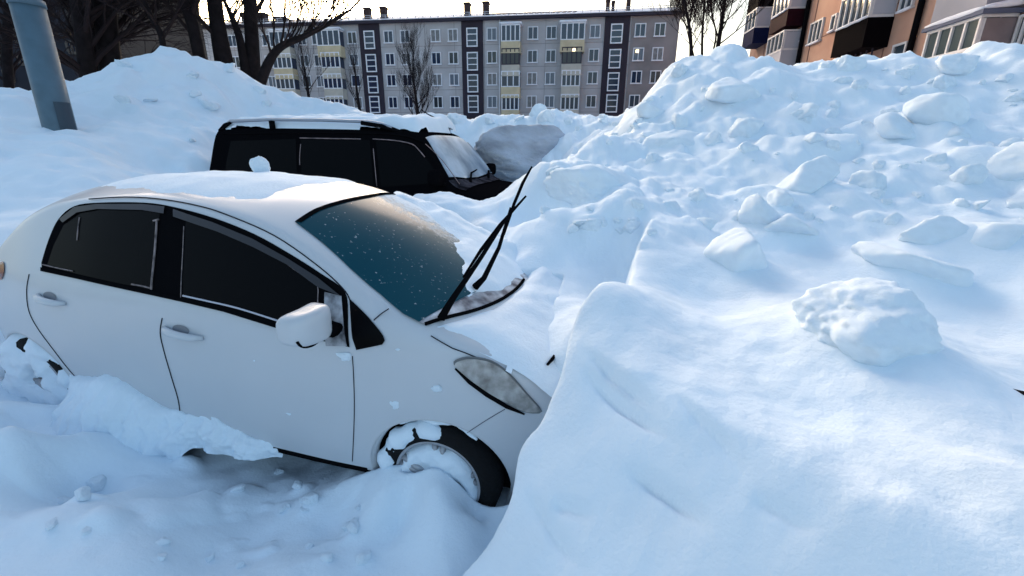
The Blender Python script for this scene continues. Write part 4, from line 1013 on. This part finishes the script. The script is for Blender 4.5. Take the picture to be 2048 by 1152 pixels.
RT = [((1382, 120), (1381, 70), (1372, 20), (1362, -30), 7, 'left one of the bare trees between the grey block and the peach block, forked low'), ((1404, 110), (1405, 60), (1409, 10), (1412, -40), 5, 'slender straight tree in the middle of the sky gap between two blocks'),
      ((1434, 105), (1441, 60), (1448, 15), (1454, -40), 9, 'thickest bare tree in the sky gap, nearest the peach block'), ((1388, 118), (1378, 70), (1382, 30), (1392, -30), 5, 'thin crooked tree close beside the corner of the grey block'), ((1424, 112), (1432, 70), (1425, 30), (1420, -20), 4, 'thin tree with crossing twigs at the centre of the sky gap')]
RMIN[0] = .009
for k, (a, b, c, d_, wd, lab) in enumerate(RT):
    bare_tree('bare_tree', lab, A(30+k, a, b, c, d_), [pr(wd, 30), pr(wd*.8, 30), pr(wd*.5, 30)], 20+k, 3, 2.6, 12, upb=.25, from_=.15, spread=.75)

# ================================================================== snow lying on the cars and loose lumps
def snow_sheet(B, poly, thick, feather, M, name, label, seed=0, step=.025, ext=None, namp=.35, group=None, rag=.035):
    """a layer of snow on the upper side of a car; its edges thin out to nothing"""
    xs = [p[0] for p in poly]; ys = [p[1] for p in poly]; PX = np.array(poly)
    gx = np.arange(min(xs), max(xs)+step, step); gy = np.arange(min(ys), max(ys)+step, step)
    X, Y = np.meshgrid(gx, gy); ins = np.zeros(X.shape, bool); dist = np.full(X.shape, 9.)
    n = len(PX)
    for i in range(n):
        a, b = PX[i], PX[(i+1) % n]
        cond = ((a[1] > Y) != (b[1] > Y)); xi = a[0]+(Y-a[1])*(b[0]-a[0])/(b[1]-a[1]+1e-12); ins ^= cond & (X < xi)
        d = b-a; t = np.clip(((X-a[0])*d[0]+(Y-a[1])*d[1])/(d@d+1e-12), 0, 1); dist = np.minimum(dist, np.hypot(X-a[0]-t*d[0], Y-a[1]-t*d[1]))
    P = np.stack([X*9+seed, Y*9, np.full(X.shape, seed*1.7)], -1)
    sd = np.where(ins, dist, -dist)+rag*fbm(P, 3)
    Yc = np.clip(Y, -np.array([[float(B.yg(x)) for x in gx]])*.995, None); Yc = np.minimum(Yc, np.array([[float(B.yg(x)) for x in gx]])*.995)
    base = np.array([[float(B.Z(x, y)) for x, y in zip(r0, r1)] for r0, r1 in zip(X, Yc)])
    base = base-np.maximum(np.abs(Y)-np.abs(Yc), 0)*.25
    th = thick(X, Y) if callable(thick) else thick
    h = base-.012+(th+.012)*np.clip(sd/feather, 0, 1)**.6*(1+namp*fbm(P*.6+3, 4))
    keep = sd > -.02
    V = np.stack([X, Y, h], -1).reshape(-1, 3); ny_, nx_ = X.shape; Fc = []
    K = keep.ravel()
    for j in range(ny_-1):
        for i in range(nx_-1):
            q = (j*nx_+i, j*nx_+i+1, (j+1)*nx_+i+1, (j+1)*nx_+i)
            if all(K[k] for k in q): Fc.append(q)
    used = sorted({k for f in Fc for k in f}); mp = {k: i for i, k in enumerate(used)}
    o = obj(name, mesh_from(V[used], [tuple(mp[k] for k in f) for f in Fc]), SNOW); o.matrix_world = M
    return tag(o, label, 'snow', group)
wsx = [px2top(*p) for p in ((788, 392), (850, 425), (893, 475), (912, 530), (920, 580), (905, 625))]
snow_sheet(CB, wsx+[(-.12, .20), (-.20, -.75), (.1, -.80), (.55, -.74), (.98, -.56)], lambda X, Y: .035+.05*np.clip((-.2-Y)/.5, 0, 1), .16, CM, 'windscreen_snow', 'snow crust covering the far third of the white hatchback windscreen', 3)
snow_sheet(CB, [(x-.012, y) for x, y in ce]+[(.0, -.72), (-.05, -1.05), (-.85, -.95), (-.86, .50), (-.68, .68), (-.47, .75), (-.30, .755), (-.12, .72)], lambda X, Y: .024+.10*np.clip((.35-Y)/.9, 0, 1)+.05*np.clip((-.45-X)/.3, 0, 1), .10, CM, 'bonnet_snow', 'smooth snow drift covering the bonnet of the white hatchback', 5, rag=.010, namp=.25)
snow_sheet(CB, [(1.10, .50), (1.04, .30), (1.02, -.3), (1.1, -.52), (2.3, -.56), (2.5, -.3), (2.55, .1), (2.4, .42), (2.1, .545), (1.7, .565), (1.3, .55)], .007, .12, CM, 'roof_snow', 'thin layer of warm-lit snow on the white hatchback roof', 8, namp=.4, rag=.012)
snow_sheet(SB, [(.20, .60), (.16, 0), (.20, -.70), (2.84, -.72), (2.9, 0), (2.84, .66)], lambda X, Y: .115+.03*np.clip((.9-X)/.5, 0, 1)+.08*np.clip((-.1-Y)/.4, 0, 1), .10, SM, 'offroader_roof_snow', 'even slab of snow on the roof of the black off-roader between its rails', 11, step=.04, namp=.2, rag=.008)
# lumps ------------------------------------------------------------
def chunk_mesh(seed, flat=.7, facets=11, rough=.10, soft=9., sub=4, el=(1, 1, 1)):
    r = np.random.default_rng(seed); N = r.normal(size=(facets, 3)); N /= np.linalg.norm(N, axis=1)[:, None]; Hh = r.uniform(.62, 1.0, facets)
    bm = bmesh.new(); bmesh.ops.create_icosphere(bm, subdivisions=sub, radius=1)
    D = np.array([tuple(v.co) for v in bm.verts]); D /= np.linalg.norm(D, axis=1)[:, None]
    q = np.maximum(D@N.T, .02)/Hh; rad = 1/((q**soft).sum(1)**(1/soft))
    rad = np.minimum(rad, 1.35)*(1+rough*fbm(D*1.8+seed*3.1, 4)+.4*rough*fbm(D*6+seed, 3))
    Vv = D*rad[:, None]*np.array([1, 1, flat])*np.array(el)
    for v, c in zip(bm.verts, Vv): v.co = c
    me_ = bpy.data.meshes.new('snow_lump'); bm.to_mesh(me_); bm.free(); me_.materials.append(SNOW)
    me_.polygons.foreach_set('use_smooth', [True]*len(me_.polygons)); return me_
PROT = [chunk_mesh(100+k, flat=random.uniform(.6, .95), facets=random.choice((7, 8, 9, 11)), rough=random.uniform(.09, .16), soft=random.uniform(8, 14)) for k in range(12)]
def lump(u, v, wpx, label, group=None, me_=None, sink=.25, sc=(1, 1, 1), rot=None, name='snow_lump', p=None):
    if p is None: p, n = hit(u, v)
    if p is None: return None
    dist = p.y*math.cos(PIT)-(p.z-CAMZ)*math.sin(PIT); r = wpx/F*dist/2
    apron(p, r*max(sc[0], sc[1])*.95, .45)
    o = bpy.data.objects.new(name, me_ or random.choice(PROT)); COL.objects.link(o)
    o.location = (p.x, p.y, p.z+r*(.7-sink*1.6)*sc[2]); o.scale = (r*sc[0], r*sc[1], r*sc[2])
    o.rotation_euler = rot if rot else (random.uniform(-.4, .4), random.uniform(-.4, .4), random.uniform(0, 6.28))
    return tag(o, label, 'snow lump', group)
lump(1715, 700, 345, 'largest layered snow lump, alone on the smooth slope of the right bank', me_=chunk_mesh(41, .62, 16, .12, 6, 5), sink=.15, sc=(1, .75, .85), rot=(.05, .12, .35))
lump(1476, 535, 120, 'cone-shaped snow lump with a pointed top left of the largest lump', me_=chunk_mesh(52, 1.0, 7, .06, 10), sink=.2, sc=(1, .8, 1.05), rot=(.1, -.3, .8))
lump(1522, 440, 62, 'small upright lump just behind the cone-shaped snow lump', me_=chunk_mesh(53, 1.1, 8, .08, 10), rot=(0, .5, 1))
lump(1578, 462, 78, 'small square lump right of the cone-shaped snow lump', me_=chunk_mesh(54, .7, 7, .06, 12))
lump(1885, 487, 135, 'long wedge-shaped snow slab uphill from the largest lump', me_=chunk_mesh(55, .55, 8, .08, 12), sc=(1, .6, .9), rot=(.1, .1, -.1))
lump(1968, 487, 95, 'small block lying against the long wedge-shaped slab near the picture edge', me_=chunk_mesh(56, .7, 7, .06, 12), rot=(0, -.3, .2))
lump(1810, 548, 150, 'low flat snow lump between the long slab and the largest lump', me_=chunk_mesh(57, .4, 8, .08, 10), sink=.3)
lump(1185, 392, 150, 'bulging snow block overhanging the shovelled hollow in front of the cars', me_=chunk_mesh(58, .62, 9, .12, 14, 5), sink=.40, sc=(1, .9, .85), rot=(.12, .1, .25))
lump(1612, 372, 84, 'tilted sharp-edged snow block halfway up the right bank', me_=chunk_mesh(59, .9, 6, .05, 14), rot=(.2, -.5, .4))
lump(1340, 300, 84, 'sharp tilted snow plate beside the left end of the right bank', me_=chunk_mesh(60, .6, 6, .05, 14), rot=(.3, -.6, .3))
lump(2035, 340, 90, 'snow block cut by the right edge of the picture', me_=chunk_mesh(61, .8, 7, .06, 12))
lump(1870, 245, 96, 'wide dark-sided snow block high on the right bank', me_=chunk_mesh(63, .6, 8, .08, 10), sink=.3)
lump(1792, 270, 72, 'rounded snow block next to the wide dark-sided one', me_=chunk_mesh(64, .7, 10, .08, 9), sink=.3)
lump(1475, 205, 90, 'grey-blue snow block under the crest of the right bank near the trees', me_=chunk_mesh(65, .6, 8, .08, 12))
rr_ = random.Random(5)
for k in range(130):
    u = rr_.uniform(1180, 2060); v = 130+330*rr_.random()**1.0
    lump(u, v, rr_.choice((9, 11, 14, 17, 20, 24, 30, 38, 50)), 'rounded snow lump among many on the steep right-hand bank', 'snow lumps on the right bank', sink=rr_.uniform(.34, .5))
for k in range(26):
    u = rr_.uniform(150, 900); v = rr_.uniform(130, 330)
    lump(u, v, rr_.choice((14, 18, 24, 30)), 'small snow lump on the smooth heap left of the black off-roader', 'snow lumps on the left heap', sink=rr_.uniform(.25, .45))
for k in range(20):
    u = rr_.uniform(900, 1290); v = rr_.uniform(222, 262)
    lump(u, v, rr_.choice((14, 18, 24, 32)), 'ragged snow lump along the crest of the low wall behind the off-roader', 'snow lumps on the far wall', sink=rr_.uniform(.2, .4))
for k in range(22):
    u = rr_.uniform(60, 760); v = rr_.uniform(930, 1140)
    lump(u, v, rr_.choice((16, 20, 28)), 'small crumb of snow in the trodden hollow beside the white hatchback', 'snow crumbs in the hollow', sink=rr_.uniform(.2, .45))
for k in range(14):
    u = rr_.uniform(1090, 1330); v = rr_.uniform(330, 470)
    lump(u, v, rr_.choice((18, 26, 34)), 'snow lump at the rim of the shovelled hollow', 'snow lumps at the hollow', sink=.35)
o_, d_ = car_ray(521, 338); t_ = (1.535-o_.z)/d_.z if abs(d_.z) > 1e-4 else 9; t_ = t_ if 0 < t_ and abs((o_+d_*t_).y) < .5 else (-.1-o_.y)/d_.y; q = o_+d_*t_; p_ = CM @ CB.pt_top(q.x, q.y, .01)
lump(0, 0, 26, 'small upright clod of snow standing on the white hatchback roof', me_=chunk_mesh(71, 1.1, 6, .10, 22), p=p_, sink=.02, sc=(1.0, .6, 1.1), rot=(.1, -.35, .4))
# dirty shovelled face behind the off-roader's windscreen; its shade is mixed into the grey
SHADED_DIRTY = mat('shaded_dirty_snow', (.50, .56, .65), .9, var=(2.2, .3, (.30, .32, .37)), bump=(9, .8, .05))
p_ = at(1050, 318, 7.3); me_ = chunk_mesh(72, .9, 9, .10, 8, 5); me_.materials.clear(); me_.materials.append(SHADED_DIRTY)
o = bpy.data.objects.new('shaded_dirty_snow_block', me_); COL.objects.link(o); o.location = (p_.x, p_.y+.35, p_.z-.02); o.scale = (1.15, .45, .55); o.rotation_euler = (0, 0, .3)  # flattened block put in for the shaded wall face
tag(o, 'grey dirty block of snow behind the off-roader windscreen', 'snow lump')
# snow packed along the sill of the white car
top = [(128, 745), (152, 752), (190, 752), (232, 752), (262, 770), (292, 793), (330, 812), (372, 828), (436, 838), (470, 862), (500, 872), (532, 884), (560, 897)]
T_ = [px2side(*p) for p in top]; V = []; NC = 30
XX = np.linspace(T_[0][0], T_[-1][0], 220); ZT = np.interp(-XX, [-t[0] for t in T_], [t[1] for t in T_])
for i, (x, zt) in enumerate(zip(XX, ZT)):
    zt += .016*float(fbm(np.array([x*11, 3., 1.]), 4)); zbot = .15-.25*float(sstep(x, 1.40, 1.6))
    w_ = (.24*sstep(x, 1.3, 2.0)+.06)*min(1, (len(XX)-1-i)/20, (i+1)/34)
    for k in range(NC):
        a = k/(NC-1); zz = zt+.012*math.sin(min(1, a*5)*math.pi)-(zt-zbot)*a**1.3
        yy = float(CB.Y(x, max(zt, .2)))-.015+w_*min(1, a*1.6)**.7
        nn = float(fbm(np.array([x*7, zz*7, 7.]), 3)); n2_ = float(fbm(np.array([x*22, zz*22, 2.]), 3))
        V.append((x, yy+(.03*nn+.016*n2_)*min(1, a*4), zz+(.010*nn+.006*n2_)*min(1, a*4)))
Fc = [(i*NC+k, i*NC+k+1, (i+1)*NC+k+1, (i+1)*NC+k) for i in range(len(XX)-1) for k in range(NC-1)]
o = obj('sill_snow', mesh_from(V, Fc), SNOW); o.matrix_world = CM; tag(o, 'ridge of snow packed against the lower doors of the white hatchback', 'snow')
# snow caked in the wheels
def cake(hx, hz, r, y0, amp, name, label, seed, hole=None, arc=(0, 360)):
    bm = bmesh.new(); nr, na = 16, 72; vs = []
    for i in range(nr+1):
        rr = r*i/nr
        for k in range(na):
            a = R(arc[0]+(arc[1]-arc[0])*k/na); x, z = rr*math.cos(a), rr*math.sin(a)
            nn = float(fbm(np.array([x*9+seed, z*9, seed]), 4)); e = max(0, (i/nr-.8)/.2)
            y = y0+amp*nn-e*e*.09
            if hole: hd = math.hypot(x-hole[0], z-hole[1]); y -= .10*max(0, 1-hd/hole[2])**.5 if hd < hole[2] else 0
            jit = 1+.07*nn*(i > nr-4)
            vs.append(bm.verts.new((hx+x*jit, y, hz+z*jit)))
    for i in range(nr):
        for k in range(na):
            f = [vs[i*na+k], vs[i*na+(k+1) % na], vs[(i+1)*na+(k+1) % na], vs[(i+1)*na+k]]
            try: bm.faces.new(f)
            except ValueError: pass
    o = obj(name, bm, SNOW); o.matrix_world = CM; return tag(o, label, 'snow')
cake(HUBF[0], HUBF[1]-.012, .212, .808, .024, 'wheel_snow', 'snow packed between the spokes of the front wheel of the white hatchback', 3.3)
cake(HUBR[0], HUBR[1], .335, .825, .04, 'wheel_snow', 'snow plastered over the whole rear wheel of the white hatchback, with a dark hollow', 6.1, hole=(-.02, .06, .085))
bm = bmesh.new()
for arc, rr, w0 in (((-6, 100), .268, .046), ((55, 125), .330, .019)):
    A_ = np.linspace(R(arc[0]), R(arc[1]), 40); pts = [(HUBF[0]+rr*math.cos(a)*(1+.012*math.sin(a*9)), .775+.012*math.sin(a*9+rr), HUBF[1]+rr*math.sin(a)*(1+.012*math.sin(a*11))) for a in A_]
    tube_bm(pts, [w0*(.35+.65*min(1, 6*min(i, 39-i)/39))*(1+.10*math.sin(i*1.1)+.10*math.sin(i*.43)) for i in range(40)], 10, bm)
o = obj('tyre_snow', bm, SNOW); o.matrix_world = CM; tag(o, 'curved snow crust stuck on the front tyre and under the wheel arch of the white hatchback', 'snow')
DAB = [chunk_mesh(90+k, .9, 18, .25, 5, 3) for k in range(3)]
# dabs of snow on the flank
for k, (u, v, wd) in enumerate(((508, 722, 17), (578, 828, 19), (872, 778, 34), (790, 812, 30), (795, 700, 14), (560, 795, 10), (690, 715, 46))):
    x, z = px2side(u, v); p_ = CM @ CB.pt_side(x, z, -.004); me_ = DAB[k % 3]
    o = bpy.data.objects.new('snow_dab', me_); COL.objects.link(o); r = wd/F*2.0/2; o.location = p_; o.scale = (r, r*.35, r*(.7 if k != 3 else 1.1)); o.rotation_euler = (0, 0, R(-14.5))
    tag(o, 'small splash of snow stuck to the flank of the white hatchback' if k < 6 else 'wider smear of snow on the white hatchback flank below its wing mirror', 'snow dab', 'snow splashes on the flank' if k < 6 else None)
# bits lying on the bank
for k, (u, v, lab) in enumerate(((1475, 617, 'dark crumb of dirt on the bank left of the largest snow lump'), (1938, 730, 'tiny dark speck of dirt on the bank right of the largest snow lump'))):
    p_, n_ = hit(u, v); o = bpy.data.objects.new('dirt_crumb', chunk_mesh(80+k, .7, 8, .1, 8, 2)); COL.objects.link(o); o.data.materials.clear(); o.data.materials.append(mat('dirt', (.03, .03, .04), .9, var=(30, .4)))
    r = (5 if k == 0 else 4)/F*p_.y; o.location = p_; o.scale = (r, r, r); tag(o, lab, 'dirt')
p_, n_ = hit(2030, 795)
q0 = at(2012, 775, p_.y*.99); q1 = at(2034, 783, p_.y*.97); q2 = at(2060, 790, p_.y*.94); q3 = at(2110, 812, p_.y*.93)
o = obj('dark_stick', tube_bm([q0, q1, q2, q3], [.002, .006, .009, .009], 8), BARK); tag(o, 'dark broken stick poking out of the snow at the right edge', 'stick')

# the ground sheet itself, now that everything that presses on it has been placed
me = bpy.data.meshes.new('snow_ground')
me.vertices.add(nx*ny); me.vertices.foreach_set('co', np.stack([GX, GY, GZ], -1).ravel())
me.loops.add(QF.size); me.loops.foreach_set('vertex_index', QF.ravel()); me.polygons.add(len(QF))
me.polygons.foreach_set('loop_start', np.arange(len(QF))*4); me.polygons.foreach_set('loop_total', np.full(len(QF), 4)); me.update(); me.validate()
ground = obj('snow_ground', me, SNOW); tag(ground, 'rumpled white snow cover with high shovelled banks around two cars', 'snow', kind='structure')


# ------------------------------------------------------------------ camera, sky, sun
cam = bpy.data.cameras.new('camera'); co = bpy.data.objects.new('camera', cam); COL.objects.link(co)
cam.sensor_width = 36; cam.lens = F/2048*36; cam.clip_start = .02; cam.clip_end = 2000
fw = Vector((0, math.cos(PIT), -math.sin(PIT))); up = Vector((0, math.sin(PIT), math.cos(PIT))); rt = Vector((1, 0, 0))
r2 = rt*math.cos(ROL)+up*math.sin(ROL); u2 = up*math.cos(ROL)-rt*math.sin(ROL)
M = Matrix((r2, u2, -fw)).transposed().to_4x4(); M.translation = (0, 0, CAMZ); co.matrix_world = M
SC.camera = co
SUN_EL, SUN_AZ = R(14), R(-24)        # azimuth from +Y, positive to the right
w = bpy.data.worlds.new('World'); SC.world = w; w.use_nodes = True
nt = w.node_tree; bg = nt.nodes['Background']
sky = nt.nodes.new('ShaderNodeTexSky'); sky.sky_type = 'NISHITA'; sky.sun_disc = False
sky.sun_elevation = SUN_EL; sky.sun_rotation = SUN_AZ; sky.dust_density = 6; sky.air_density = 1.2; sky.ozone_density = 2.4
wm = nt.nodes.new('ShaderNodeMix'); wm.data_type = 'RGBA'; wm.blend_type = 'MULTIPLY'; wm.inputs[0].default_value = 1; wm.inputs[7].default_value = (1, .965, .90, 1)
nt.links.new(sky.outputs['Color'], wm.inputs[6]); nt.links.new(wm.outputs[2], bg.inputs['Color']); bg.inputs['Strength'].default_value = .13
sl = bpy.data.lights.new('sun', 'SUN'); so = bpy.data.objects.new('sun', sl); COL.objects.link(so)
sl.energy = 1.0; sl.angle = R(60); sl.color = (1, .76, .62)
d = Vector((math.sin(SUN_AZ)*math.cos(SUN_EL), math.cos(SUN_AZ)*math.cos(SUN_EL), math.sin(SUN_EL)))
so.rotation_euler = d.to_track_quat('Z', 'Y').to_euler(); so.location = d*60
SC.view_settings.view_transform = 'Standard'; SC.view_settings.look = 'None'; SC.view_settings.exposure = 1.92; SC.view_settings.gamma = 1
